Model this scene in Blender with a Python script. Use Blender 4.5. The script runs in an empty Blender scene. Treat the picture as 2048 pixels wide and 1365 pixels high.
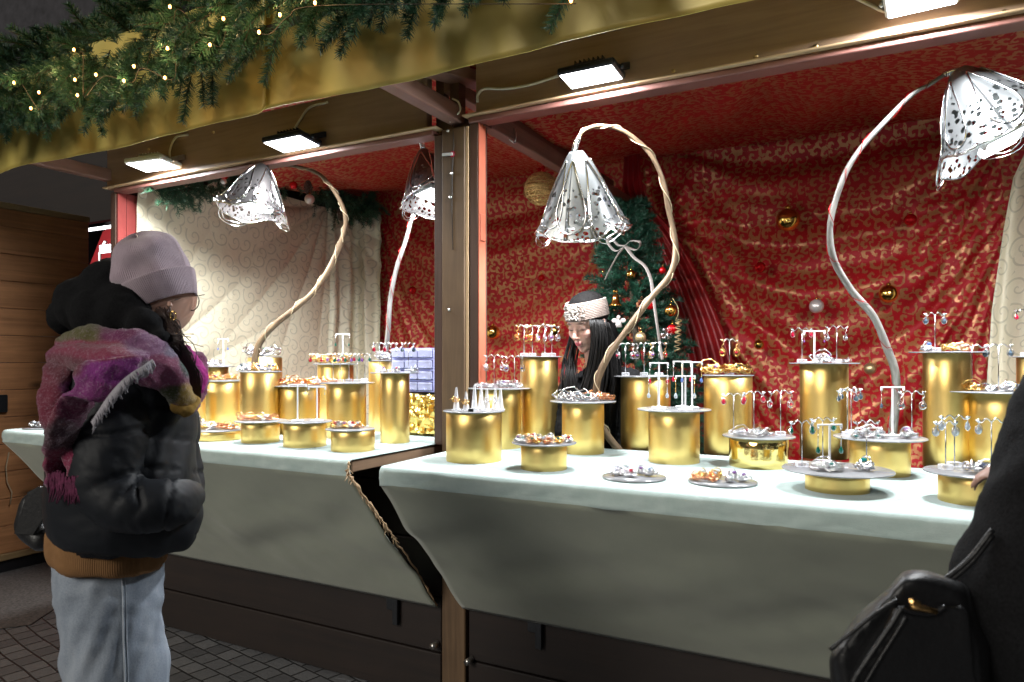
import bpy, math, random
import numpy as np
from mathutils import Vector, Matrix, noise as mnoise
random.seed(7)
rng = np.random.default_rng(7)
R = math.radians
SC = bpy.context.scene
COL = SC.collection

# ------------------------------------------------------------------ camera
FPX, HOR, YAW, CAMZ = 1417.0, 718.0, R(28.1), 1.45
SY, CY = math.sin(YAW), math.cos(YAW)
cam = bpy.data.cameras.new("camera")
camo = bpy.data.objects.new("camera", cam); COL.objects.link(camo)
camo.location = (0, 0, CAMZ); camo.rotation_euler = (R(90), 0, YAW)
cam.sensor_width = 36; cam.lens = FPX / 2048 * 36
cam.shift_y = (HOR - 682.5) / 2048
cam.clip_start = 0.05; cam.clip_end = 400
cam.dof.use_dof = True; cam.dof.focus_distance = 2.7; cam.dof.aperture_fstop = 7.0
SC.camera = camo

# ------------------------------------------------------------------ world and light
W = bpy.data.worlds.new("World"); SC.world = W; W.use_nodes = True
wn = W.node_tree
bg = wn.nodes["Background"]
sky = wn.nodes.new("ShaderNodeTexSky"); sky.sky_type = 'NISHITA'; sky.sun_disc = False
sky.sun_elevation = R(27); sky.sun_rotation = R(200)
hs = wn.nodes.new("ShaderNodeHueSaturation"); hs.inputs['Saturation'].default_value = .35
wn.links.new(sky.outputs[0], hs.inputs['Color']); wn.links.new(hs.outputs[0], bg.inputs[0])
bg.inputs[1].default_value = 0.006
sun = bpy.data.lights.new("sun", 'SUN'); sun.energy = 1.2; sun.angle = R(24); sun.color = (1, .95, .86)
suno = bpy.data.objects.new("sun", sun); COL.objects.link(suno)
suno.rotation_euler = (R(63), 0, R(-14))
SC.view_settings.view_transform = 'Standard'; SC.view_settings.look = 'None'
SC.view_settings.exposure = 0.45; SC.view_settings.gamma = 1.0
SC.cycles.max_bounces = 8; SC.cycles.transparent_max_bounces = 12
SC.cycles.sample_clamp_indirect = 6.0
SC.cycles.caustics_reflective = False; SC.cycles.caustics_refractive = False

# ------------------------------------------------------------------ picture measure -> metres
def ray(px, py):
    a = (px - 1024) / FPX
    return Vector((-SY + a * CY, CY + a * SY, (HOR - py) / FPX))
CAM = Vector((0, 0, CAMZ))
def at_d(px, py, d): return CAM + ray(px, py) * d
def at_z(px, py, z):
    r = ray(px, py); return CAM + r * ((z - CAMZ) / r.z)
def at_y(px, py, y):
    r = ray(px, py); return CAM + r * (y / r.y)
def at_x(px, py, x):
    r = ray(px, py); return CAM + r * (x / r.x)
FWD = Vector((-SY, CY, 0)); RGT = Vector((CY, SY, 0)); UP = Vector((0, 0, 1))

# ------------------------------------------------------------------ mesh helpers
def frame_of(d):
    d = d.normalized()
    a = Vector((0, 0, 1)) if abs(d.z) < .9 else Vector((1, 0, 0))
    u = d.cross(a).normalized(); v = u.cross(d).normalized()
    return d, u, v
def spline(pts, n):
    """Catmull-Rom through tuples of any length, n samples"""
    P = np.array([list(p) for p in pts], float)
    P = np.vstack([2 * P[0] - P[1], P, 2 * P[-1] - P[-2]])
    m = len(P) - 3; out = []
    for i in range(n):
        t = i / (n - 1) * m; k = min(int(t), m - 1); t -= k
        a, b, c, d = P[k:k + 4]
        out.append(.5 * ((2 * b) + (c - a) * t + (2 * a - 5 * b + 4 * c - d) * t * t + (3 * b - a - 3 * c + d) * t ** 3))
    return np.array(out)
class MB:
    def __init__(s): s.v = []; s.f = []; s.uv = {}; s.mi = []; s.smooth = []
    def add(s, v, f, mi=0, smooth=False, uv=None):
        b = len(s.v); s.v += [tuple(p) for p in v]
        for k, q in enumerate(f):
            if uv is not None: s.uv[len(s.f)] = [uv[j] for j in q]
            s.f.append(tuple(b + j for j in q)); s.mi.append(mi); s.smooth.append(smooth)
        return s
    def box(s, c, d, rot=None, mi=0, bev=0.0):
        c = Vector(c); hx, hy, hz = d[0] / 2, d[1] / 2, d[2] / 2
        M = rot if rot is not None else Matrix.Identity(3)
        if bev > 0:
            b = min(bev, hx * .9, hy * .9, hz * .9); v = []; 
            for sx in (-1, 1):
                for sy in (-1, 1):
                    for sz in (-1, 1):
                        v += [(sx * hx, sy * (hy - b), sz * (hz - b)), (sx * (hx - b), sy * hy, sz * (hz - b)), (sx * (hx - b), sy * (hy - b), sz * hz)]
            idx = lambda sx, sy, sz, k: ((sx * 2 + sy) * 2 + sz) * 3 + k
            f = []
            for a in (0, 1):
                q = [idx(a, 0, 0, 0), idx(a, 1, 0, 0), idx(a, 1, 1, 0), idx(a, 0, 1, 0)]; f.append(q if a else q[::-1])
                q = [idx(0, a, 0, 1), idx(1, a, 0, 1), idx(1, a, 1, 1), idx(0, a, 1, 1)]; f.append(q[::-1] if a else q)
                q = [idx(0, 0, a, 2), idx(1, 0, a, 2), idx(1, 1, a, 2), idx(0, 1, a, 2)]; f.append(q if a else q[::-1])
            for a in (0, 1):
                for b2 in (0, 1):
                    f.append([idx(a, b2, 0, 0), idx(a, b2, 1, 0), idx(a, b2, 1, 1), idx(a, b2, 0, 1)])
                    f.append([idx(a, 0, b2, 0), idx(a, 1, b2, 0), idx(a, 1, b2, 2), idx(a, 0, b2, 2)])
                    f.append([idx(0, a, b2, 1), idx(1, a, b2, 1), idx(1, a, b2, 2), idx(0, a, b2, 2)])
                    for c2 in (0, 1): f.append([idx(a, b2, c2, 0), idx(a, b2, c2, 1), idx(a, b2, c2, 2)])
        else:
            v = [(x * hx, y * hy, z * hz) for x in (-1, 1) for y in (-1, 1) for z in (-1, 1)]
            f = [(0, 1, 3, 2), (4, 6, 7, 5), (0, 4, 5, 1), (2, 3, 7, 6), (0, 2, 6, 4), (1, 5, 7, 3)]
        return s.add([c + M @ Vector(p) for p in v], f, mi)
    def bb(s, x0, x1, y0, y1, z0, z1, mi=0, bev=0.0):
        return s.box(((x0 + x1) / 2, (y0 + y1) / 2, (z0 + z1) / 2), (abs(x1 - x0), abs(y1 - y0), abs(z1 - z0)), None, mi, bev)
    def beam(s, a, b, w, h, mi=0, bev=0.004):
        a = Vector(a); b = Vector(b); d = (b - a)
        L = d.length; d.normalize()
        side = d.cross(UP).normalized() if abs(d.z) < .99 else Vector((1, 0, 0))
        up = side.cross(d)
        M = Matrix((side, d, up)).transposed()
        return s.box((a + b) / 2, (w, L, h), M, mi, bev)
    def tube(s, pts, rad, n=8, mi=0, cap=True, flat=None, axis=None, closed=False, uvs=None):
        P = [Vector(p[:3]) for p in pts]; m = len(P)
        if not hasattr(rad, '__len__'): rad = [rad] * m
        v = []; prev = None; uv = []
        L = 0
        for i, p in enumerate(P):
            t = (P[(i + 1) % m] - P[i - 1]) if closed else (P[min(i + 1, m - 1)] - P[max(i - 1, 0)])
            if t.length < 1e-9: t = Vector((0, 0, 1))
            t.normalize()
            if axis is not None:
                u = Vector(axis) - t * t.dot(Vector(axis)); u.normalize()
            elif prev is None: _, u, _ = frame_of(t)
            else:
                u = prev - t * prev.dot(t)
                if u.length < 1e-6: _, u, _ = frame_of(t)
                u.normalize()
            prev = u; w = t.cross(u)
            fl = 1 if flat is None else (flat[i] if hasattr(flat, '__len__') else flat)
            if i: L += (P[i] - P[i - 1]).length
            for k in range(n):
                a = 2 * math.pi * k / n
                v.append(p + u * (rad[i] * math.cos(a)) + w * (rad[i] * fl * math.sin(a)))
                uv.append((L, k / n))
        f = []
        for i in range(m if closed else m - 1):
            j = (i + 1) % m
            for k in range(n):
                q = (k + 1) % n
                f.append((i * n + k, i * n + q, j * n + q, j * n + k))
        if cap and not closed:
            f.append(tuple(range(n - 1, -1, -1))); f.append(tuple((m - 1) * n + k for k in range(n)))
        return s.add(v, f, mi, True, uv)
    def lathe(s, prof, c=(0, 0, 0), n=24, mi=0, M=None, smooth=True):
        c = Vector(c); v = []; f = []; uv = []
        for i, (r, z) in enumerate(prof):
            for k in range(n):
                a = 2 * math.pi * k / n; p = Vector((r * math.cos(a), r * math.sin(a), z))
                v.append(c + (M @ p if M else p)); uv.append((k / n, i / len(prof)))
        for i in range(len(prof) - 1):
            for k in range(n):
                q = (k + 1) % n; f.append((i * n + k, i * n + q, (i + 1) * n + q, (i + 1) * n + k))
        return s.add(v, f, mi, smooth, uv)
    def ball(s, c, r, M=None, n=16, mi=0):
        r = r if hasattr(r, '__len__') else (r, r, r)
        c = Vector(c); v = []; f = []; m = max(4, n // 2)
        for i in range(m + 1):
            th = math.pi * i / m
            for k in range(n):
                a = 2 * math.pi * k / n
                p = Vector((r[0] * math.sin(th) * math.cos(a), r[1] * math.sin(th) * math.sin(a), r[2] * math.cos(th)))
                v.append(c + (M @ p if M else p))
        for i in range(m):
            for k in range(n):
                q = (k + 1) % n
                f.append((i * n + k, (i + 1) * n + k, (i + 1) * n + q, i * n + q))
        return s.add(v, f, mi, True)
    def grid(s, fn, nu, nv, mi=0, uvf=None, thick=0):
        """fn(u, v) -> point, u and v 0..1; uvf -> (u, v) in metres"""
        v = []; uv = []
        for j in range(nv + 1):
            for i in range(nu + 1):
                a, b = i / nu, j / nv
                v.append(fn(a, b)); uv.append(uvf(a, b) if uvf else (a, b))
        f = []
        for j in range(nv):
            for i in range(nu):
                q = j * (nu + 1) + i; f.append((q, q + 1, q + nu + 2, q + nu + 1))
        return s.add(v, f, mi, True, uv)
    def poly_prism(s, pts, d, mi=0):
        """outline of points extruded along vector d"""
        n = len(pts); d = Vector(d)
        v = [Vector(p) for p in pts] + [Vector(p) + d for p in pts]
        f = [tuple(range(n))[::-1], tuple(range(n, 2 * n))] + [(i, (i + 1) % n, n + (i + 1) % n, n + i) for i in range(n)]
        return s.add(v, f, mi)
    def build(s, name, mat, parent=None, org=None):
        if org is None:
            org = Vector((0, 0, 0)); q = parent
            while q is not None: org = org + Vector(q.location); q = q.parent
        org = Vector(org)
        me = bpy.data.meshes.new(name)
        me.from_pydata([tuple(Vector(p) - org) for p in s.v], [], s.f)
        mats = mat if isinstance(mat, (list, tuple)) else [mat]
        for m in mats: me.materials.append(getattr(m, 'm', m))
        if len(mats) > 1: me.polygons.foreach_set("material_index", s.mi)
        me.polygons.foreach_set("use_smooth", s.smooth)
        if s.uv:
            l = me.uv_layers.new(name="UVMap"); arr = np.zeros((len(me.loops), 2), np.float32)
            k = 0
            for i, q in enumerate(s.f):
                if i in s.uv: arr[k:k + len(q)] = s.uv[i]
                k += len(q)
            l.data.foreach_set("uv", arr.ravel())
        me.update()
        o = bpy.data.objects.new(name, me); COL.objects.link(o)
        if parent is not None: o.parent = parent
        return o
def tag(o, label=None, cat=None, group=None, kind=None):
    if label: o['label'] = label
    if cat: o['category'] = cat
    if group: o['group'] = group
    if kind: o['kind'] = kind
    return o
def thing(name, label, cat, loc=(0, 0, 0), group=None):
    o = bpy.data.objects.new(name, None); COL.objects.link(o); o.location = loc
    o.empty_display_size = .05
    return tag(o, label, cat, group)
def setloc(o, org):
    """move a mesh thing's origin to org without moving the mesh"""
    org = Vector(org); o.data.transform(Matrix.Translation(-org)); o.location = org; return o
KIDS = {}
def copy_tree(o, parent=None):
    c = o.copy(); COL.objects.link(c)
    if parent is not None: c.parent = parent
    for ch in list(o.children): copy_tree(ch, c)
    return c
def bake(mb, voxel, smooth_it=2, name="tmp", fac=.5):
    """union of closed shapes -> one continuous skin, as (verts, faces, normals)"""
    o = mb.build(name, MAT['black']); 
    m = o.modifiers.new("r", 'REMESH'); m.mode = 'VOXEL'; m.voxel_size = voxel
    if smooth_it:
        q = o.modifiers.new("s", 'SMOOTH'); q.iterations = smooth_it; q.factor = fac
    dg = bpy.context.evaluated_depsgraph_get(); ev = o.evaluated_get(dg)
    me = bpy.data.meshes.new_from_object(ev)
    old = o.data; bpy.data.objects.remove(o); bpy.data.meshes.remove(old)
    n = len(me.vertices); co = np.empty(n * 3); me.vertices.foreach_get("co", co)
    no = np.empty(n * 3); me.vertices.foreach_get("normal", no)
    return me, co.reshape(-1, 3), no.reshape(-1, 3)
def finish(me, co, name, mat, parent=None, color=None, org=None):
    if org is None:
        org = Vector((0, 0, 0)); q = parent
        while q is not None: org = org + Vector(q.location); q = q.parent
    co = co - np.array(org)
    me.vertices.foreach_set("co", co.ravel()); me.name = name
    me.materials.clear(); me.materials.append(getattr(mat, 'm', mat))
    me.polygons.foreach_set("use_smooth", [True] * len(me.polygons))
    if color is not None:
        a = me.color_attributes.new("Col", 'FLOAT_COLOR', 'POINT')
        c = np.ones((len(co), 4), np.float32); c[:, :3] = color; a.data.foreach_set("color", c.ravel())
    me.update()
    o = bpy.data.objects.new(name, me); COL.objects.link(o)
    if parent is not None: o.parent = parent
    return o
def nz(p, s=1.0, o=0.0): return mnoise.noise(Vector(p) * s + Vector((o, o * 1.7, o * .3)))

# ------------------------------------------------------------------ materials
MAT = {}
class NT:
    def __init__(s, name):
        s.m = bpy.data.materials.new(name); s.m.use_nodes = True; s.t = s.m.node_tree
        s.b = s.t.nodes["Principled BSDF"]; s.out = s.t.nodes["Material Output"]; MAT[name] = s.m
    def n(s, typ, **kw):
        q = s.t.nodes.new("ShaderNode" + typ)
        for k, v in kw.items():
            if k.startswith('i_'): q.inputs[k[2:].replace('_', ' ')].default_value = v
            else: setattr(q, k, v)
        return q
    def l(s, a, b): s.t.links.new(a, b)
    def inp(s, k, v): s.b.inputs[k].default_value = v
    def math(s, op, a, b=None, c=None, clamp=False):
        q = s.n('Math', operation=op); q.use_clamp = clamp
        for i, x in enumerate((a, b, c)):
            if x is None: continue
            if isinstance(x, (int, float)): q.inputs[i].default_value = x
            else: s.l(x, q.inputs[i])
        return q.outputs[0]
    def ramp(s, src, stops, interp='LINEAR'):
        q = s.n('ValToRGB'); q.color_ramp.interpolation = interp
        e = q.color_ramp.elements
        while len(e) < len(stops): e.new(.5)
        for k, (p, c) in enumerate(stops):
            e[k].position = p; e[k].color = c if len(c) == 4 else (*c, 1)
        s.l(src, q.inputs[0]); return q.outputs[0]
    def mix(s, f, a, b):
        q = s.n('Mix', data_type='RGBA')
        for k, x in ((0, f), (6, a), (7, b)):
            if isinstance(x, (int, float)): q.inputs[k].default_value = x
            elif isinstance(x, tuple): q.inputs[k].default_value = (*x[:3], 1)
            else: s.l(x, q.inputs[k])
        return q.outputs[2]
    def bump(s, h, strength=.3, dist=.005):
        q = s.n('Bump'); q.inputs['Strength'].default_value = strength; q.inputs['Distance'].default_value = dist
        s.l(h, q.inputs['Height']); s.l(q.outputs[0], s.b.inputs['Normal']); return q
    def noise(s, scale, detail=4, rough=.6, vec=None, dist=0.0):
        q = s.n('TexNoise'); q.inputs['Scale'].default_value = scale; q.inputs['Detail'].default_value = detail
        q.inputs['Roughness'].default_value = rough; q.inputs['Distortion'].default_value = dist
        if vec is None: vec = s.pos()
        s.l(vec, q.inputs['Vector']); return q.outputs[0]
    def pos(s):
        if not hasattr(s, '_p'): s._p = s.n('TexCoord')
        return s._p.outputs['Object']
    def uv(s):
        s.pos(); return s._p.outputs['UV']
    def mapping(s, vec, scale=(1, 1, 1), rot=(0, 0, 0), loc=(0, 0, 0)):
        q = s.n('Mapping'); q.inputs['Scale'].default_value = scale; q.inputs['Rotation'].default_value = rot
        q.inputs['Location'].default_value = loc; s.l(vec, q.inputs[0]); return q.outputs[0]
def plain(name, col, rough=.5, metal=0, var=.12, nscale=30, bump=.0, **kw):
    t = NT(name); t.inp('Roughness', rough); t.inp('Metallic', metal)
    n = t.noise(nscale)
    a = tuple(max(0, c * (1 - var)) for c in col); b = tuple(min(1, c * (1 + var)) for c in col)
    t.l(t.ramp(n, [(.3, a), (.7, b)]), t.b.inputs['Base Color'])
    if bump: t.bump(n, bump, .003)
    for k, v in kw.items(): t.inp(k.replace('_', ' '), v)
    return t
plain('black', (.012, .012, .014), .5)
def wood(name, c1, c2, rough=.6, axis='X', stain=None, scale=1.0, coat=0):
    t = NT(name); t.inp('Roughness', rough)
    sc = {'X': (1.2, 22, 22), 'Y': (22, 1.2, 22), 'Z': (22, 22, 1.2)}[axis]
    m = t.mapping(t.pos(), tuple(q * scale for q in sc))
    g = t.noise(1.0, 6, .65, m, .6); g2 = t.noise(7, 3, .5)
    f = t.math('ADD', t.math('MULTIPLY', g, .8), t.math('MULTIPLY', g2, .25))
    c = t.ramp(f, [(.36, c1), (.66, c2)])
    if stain:
        v = t.n('TexVoronoi', i_Scale=5.0 * scale); t.l(t.mapping(t.pos(), {'X': (.45, 1, 1), 'Y': (1, .45, 1), 'Z': (1, 1, .45)}[axis]), v.inputs['Vector'])
        k = t.ramp(v.outputs['Distance'], [(.03, (1, 1, 1)), (.16, (0, 0, 0))])
        c = t.mix(t.math('MULTIPLY', k, .75), c, stain)
    t.l(c, t.b.inputs['Base Color']); t.bump(g, .35, .002)
    t.inp('Coat Weight', coat)
    return t
wood('beam_paint', (.24, .15, .10), (.36, .24, .16), .5, 'X')
wood('frame_brown', (.055, .028, .02), (.095, .05, .036), .45, 'Z')
wood('post_wood', (.075, .042, .020), (.15, .09, .045), .6, 'Z', (.05, .028, .012))
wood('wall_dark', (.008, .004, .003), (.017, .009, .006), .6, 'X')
wood('wall_boards', (.34, .15, .06), (.60, .28, .12), .5, 'Y', (.035, .014, .006), 1.0)
wood('plank_edge', (.26, .16, .07), (.42, .28, .13), .6, 'Y')
wood('counter_wood', (.16, .095, .055), (.26, .165, .1), .7, 'Y')
wood('arm_wood', (.16, .085, .065), (.24, .13, .10), .5, 'Y')
plain('red_paint', (.22, .04, .035), .38, var=.15, nscale=9)
plain('pink_trim', (.20, .085, .07), .45, nscale=9)
plain('trim_light', (.55, .38, .22), .5, nscale=12)
plain('orange_lit', (.44, .12, .07), .4, nscale=9)  # reddish light on the jamb side, put into the colour as orange
plain('cable_white', (.62, .58, .48), .5)
plain('cable_tape', (.55, .44, .28), .6)
plain('white_plastic', (.72, .73, .72), .35, var=.04)
plain('dark_metal', (.03, .032, .036), .4, .6)
plain('screw', (.6, .58, .55), .3, 1)
plain('screw_gold', (.6, .42, .2), .4, 1)
plain('silver', (.86, .86, .88), .13, 1, .06, 60)
plain('gold_wire', (.95, .62, .22), .16, 1, .06, 60)
plain('copper_wire', (.93, .5, .28), .18, 1, .06, 60)
plain('stand_white', (.86, .86, .88), .3, var=.03)
plain('steel_rod', (.45, .45, .46), .22, 1, .05)
plain('bead_gold', (.78, .48, .12), .16, 1, .05)
plain('bead_matte', (.62, .47, .26), .34, .8, .05)
plain('bead_pearl', (.72, .65, .62), .32, .5, .05)
plain('bead_red', (.55, .006, .01), .14, .6, .1)
plain('gold_glitter', (.62, .42, .16), .4, .8, .3, 150)
# acrylic without costly refraction: a clear glossy block
def clear(name, col=(1, 1, 1), tr=.72, rough=.05):
    t = NT(name); t.inp('Base Color', (*col, 1)); t.inp('Roughness', rough); t.inp('IOR', 1.49)
    t.inp('Transmission Weight', 0); t.inp('Specular IOR Level', .9)
    mx = t.n('MixShader'); tp = t.n('BsdfTransparent'); tp.inputs[0].default_value = (*[min(1, .75 + .25 * c) for c in col], 1)
    lw = t.n('LayerWeight'); lw.inputs[0].default_value = .35
    f = t.math('ADD', t.math('MULTIPLY', lw.outputs['Facing'], .75), 1 - tr, clamp=True)
    t.l(f, mx.inputs[0]); t.l(tp.outputs[0], mx.inputs[1]); t.l(t.b.outputs[0], mx.inputs[2]); t.l(mx.outputs[0], t.out.inputs[0])
    return t
clear('acrylic', (.92, .93, .97), .8)
clear('drawer_plastic', (.62, .64, .9), .5, .2)
def gem(name, col):
    t = NT(name); t.inp('Base Color', (*col, 1)); t.inp('Roughness', .04); t.inp('Specular IOR Level', 1.0); t.inp('Coat Weight', 1.0)
    t.inp('Metallic', .25)
gem('gem_red', (.6, .01, .05)); gem('gem_green', (.0, .16, .11)); gem('gem_blue', (.12, .2, .5)); gem('gem_clear', (.62, .7, .78))
gem('gem_purple', (.3, .12, .42)); gem('gem_dark', (.08, .12, .16)); gem('gem_orange', (.75, .2, .05)); gem('gem_teal', (.02, .3, .3))
# gold foil of the drums
t = NT('gold_foil'); t.inp('Metallic', 1); 
n1 = t.noise(2.4, 3, .5, t.mapping(t.pos(), (18, 18, .6))); n2 = t.noise(90, 3, .6); n3 = t.noise(5, 3, .5)
t.l(t.mix(n3, (.80, .54, .17), (.90, .66, .25)), t.b.inputs['Base Color'])
t.l(t.math('ADD', t.math('MULTIPLY', n1, .12), t.math('ADD', .27, t.math('MULTIPLY', n2, .08))), t.b.inputs['Roughness'])
t.bump(t.math('ADD', t.math('MULTIPLY', n2, .35), n1), .05, .002)
t = NT('gold_foil_shiny'); t.inp('Metallic', 1); t.inp('Base Color', (.9, .68, .25, 1)); t.inp('Roughness', .1)
t.bump(t.noise(38, 4, .6), .30, .003)
t = NT('gold_crinkle'); t.inp('Metallic', 1); t.inp('Base Color', (.9, .66, .2, 1)); t.inp('Roughness', .2)
v = t.n('TexVoronoi', i_Scale=26.0); t.l(t.pos(), v.inputs['Vector']); t.bump(v.outputs['Distance'], .9, .02)
# acrylic plates: grey, slightly glossy
t = NT('plate_grey'); t.inp('Roughness', .22); t.inp('Specular IOR Level', .6)
t.l(t.ramp(t.noise(12, 5, .7), [(.3, (.20, .205, .215)), (.7, (.29, .295, .305))]), t.b.inputs['Base Color'])
# counter cloth: off white flannel
def flannel(name, c1, c2, fuzz=.5):
    t = NT(name); t.inp('Roughness', .95); t.inp('Sheen Weight', .25)
    n = t.noise(420, 3, .8); n2 = t.noise(14, 5, .65)
    t.l(t.mix(t.math('ADD', t.math('MULTIPLY', n2, .7), t.math('MULTIPLY', n, .3)), c1, c2), t.b.inputs['Base Color'])
    t.bump(t.math('ADD', n, n2), fuzz, .003)
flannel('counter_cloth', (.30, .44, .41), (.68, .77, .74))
flannel('flap_cloth_shaded', (.27, .30, .235), (.36, .38, .30), .25)  # same flannel as the counter top, its shade put into a darker colour
# scroll brocades
def scroll(name, ground, line, cell, turns, lo, hi, warp, leaf, rg, rl, metal_l, metal_g=0):
    t = NT(name); t.inp('Roughness', .6)
    uv = t.uv()
    wv = t.n('TexNoise'); wv.inputs['Scale'].default_value = 6.0; wv.inputs['Detail'].default_value = 2; t.l(uv, wv.inputs['Vector'])
    sub = t.n('VectorMath', operation='SUBTRACT'); t.l(wv.outputs['Color'], sub.inputs[0]); sub.inputs[1].default_value = (.5, .5, .5)
    sc = t.n('VectorMath', operation='SCALE'); t.l(sub.outputs[0], sc.inputs[0]); sc.inputs['Scale'].default_value = warp
    ad = t.n('VectorMath', operation='ADD'); t.l(uv, ad.inputs[0]); t.l(sc.outputs[0], ad.inputs[1])
    sx = t.n('SeparateXYZ'); 
    ps = t.n('VectorMath', operation='SCALE'); t.l(ad.outputs[0], ps.inputs[0]); ps.inputs['Scale'].default_value = 1 / cell
    v = t.n('TexVoronoi', voronoi_dimensions='2D'); v.inputs['Scale'].default_value = 1.0; v.inputs['Randomness'].default_value = .75
    t.l(ps.outputs[0], v.inputs['Vector'])
    d = t.n('VectorMath', operation='SUBTRACT'); t.l(ps.outputs[0], d.inputs[0]); t.l(v.outputs['Position'], d.inputs[1])
    t.l(d.outputs[0], sx.inputs[0])
    sgn = t.math('SIGN', t.math('SUBTRACT', t.n('SeparateColor').outputs[0], .5))
    sepc = sgn.node.inputs[0].links[0].from_node.inputs[0].links[0].from_node
    t.l(v.outputs['Color'], sepc.inputs[0])
    th = t.math('MULTIPLY', t.math('ARCTAN2', sx.outputs[1], sx.outputs[0]), sgn)
    r = t.math('SQRT', t.math('ADD', t.math('MULTIPLY', sx.outputs[0], sx.outputs[0]), t.math('MULTIPLY', sx.outputs[1], sx.outputs[1])))
    ph = t.math('ADD', th, t.math('MULTIPLY', t.math('POWER', r, .75), turns * 6.283))
    w = t.math('COSINE', ph)
    if leaf:
        nl = t.noise(1.0, 3, .6, t.mapping(ad.outputs[0], (52, 52, 52)), 1.6)
        w = t.math('ADD', w, t.math('MULTIPLY', t.math('SUBTRACT', nl, .5), leaf))
    mk = t.n('MapRange', interpolation_type='SMOOTHSTEP'); t.l(w, mk.inputs[0]); mk.inputs[1].default_value = lo; mk.inputs[2].default_value = hi
    f = mk.outputs[0]
    t.l(t.mix(f, ground, line), t.b.inputs['Base Color'])
    t.l(t.math('ADD', rg, t.math('MULTIPLY', f, rl - rg)), t.b.inputs['Roughness'])
    t.l(t.math('ADD', metal_g, t.math('MULTIPLY', f, metal_l - metal_g)), t.b.inputs['Metallic'])
    wr = t.noise(7, 5, .6); t.bump(t.math('ADD', t.math('MULTIPLY', f, .08), wr), .45, .02)
    return t
scroll('red_brocade', (.44, .004, .010), (.47, .19, .075), .056, 1.15, .10, .36, .030, 3.6, .62, .36, .35)
scroll('cream_brocade', (.74, .67, .50), (.55, .50, .37), .105, 2.3, .72, .92, .03, 0, .5, .6, .0, .1)
plain('red_satin', (.30, .008, .010), .38, 0, .15, 8, .2)
# tarpaulin, golden satin
t = NT('tarp_gold'); t.inp('Roughness', .42); t.inp('Metallic', .08); t.inp('Specular IOR Level', .6)
n = t.noise(2.2, 4, .6); t.l(t.ramp(n, [(.3, (.55, .43, .09)), (.7, (.75, .62, .18))]), t.b.inputs['Base Color'])
t.bump(t.noise(2.6, 2, .5), .6, .03)
# emission
def emit(name, col, st):
    t = NT(name); t.inp('Base Color', (*col, 1)); t.inp('Emission Color', (*col, 1)); t.inp('Emission Strength', st)
emit('led_face', (.95, .98, 1), 9.0); emit('bulb_glow', (1, .42, .12), 7.0)
emit('far_light', (.9, .95, 1), 3.0)
# foliage
t = NT('needles'); t.inp('Roughness', .45)
t.l(t.ramp(t.noise(9, 4, .7), [(.3, (.016, .06, .034)), (.7, (.055, .15, .075))]), t.b.inputs['Base Color'])
t = NT('needles_blue'); t.inp('Roughness', .5)
t.l(t.ramp(t.noise(12, 4, .7), [(.3, (.004, .034, .019)), (.7, (.014, .082, .044))]), t.b.inputs['Base Color'])
plain('twig', (.05, .035, .02), .8)
# branches
t = NT('branch_bark'); t.inp('Roughness', .6)
g = t.noise(1, 5, .65, t.mapping(t.uv(), (9, 3, 1)), .5)
t.l(t.ramp(g, [(.3, (.07, .038, .02)), (.7, (.24, .16, .09))]), t.b.inputs['Base Color']); t.bump(g, .5, .003)
t = NT('branch_silver'); t.inp('Roughness', .45); t.inp('Metallic', .4)
g = t.noise(1, 5, .65, t.mapping(t.uv(), (9, 3, 1)), .5)
t.l(t.ramp(g, [(.3, (.13, .12, .11)), (.7, (.40, .38, .36))]), t.b.inputs['Base Color']); t.bump(g, .5, .003)
# pierced lamp metal (real holes)
def pierced(name, col, metal, rough, scale, hole):
    t = NT(name); t.inp('Metallic', metal); t.inp('Roughness', rough); t.inp('Base Color', (*col, 1))
    wv = t.n('TexNoise'); wv.inputs['Scale'].default_value = 26; t.l(t.pos(), wv.inputs['Vector'])
    sc = t.n('VectorMath', operation='SCALE'); t.l(wv.outputs['Color'], sc.inputs[0]); sc.inputs['Scale'].default_value = .018
    ad = t.n('VectorMath', operation='ADD'); t.l(t.pos(), ad.inputs[0]); t.l(sc.outputs[0], ad.inputs[1])
    v = t.n('TexVoronoi', i_Scale=scale); t.l(ad.outputs[0], v.inputs['Vector'])
    reg = t.noise(9, 2, .5); su = t.n('SeparateXYZ'); t.l(t.uv(), su.inputs[0])
    q = t.math('ADD', su.outputs[1], t.math('MULTIPLY', t.math('SUBTRACT', reg, .5), .9))
    thr = t.math('MULTIPLY', t.ramp(q, [(.38, (0, 0, 0)), (.52, (1, 1, 1))]), hole)
    a = t.math('GREATER_THAN', v.outputs['Distance'], thr)
    t.l(a, t.b.inputs['Alpha']); t.bump(t.noise(60, 3), .15, .002)
pierced('shade_white', (.24, .25, .255), .8, .34, 50, .42)
pierced('shade_dark', (.13, .12, .12), .85, .3, 50, .40)
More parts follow.
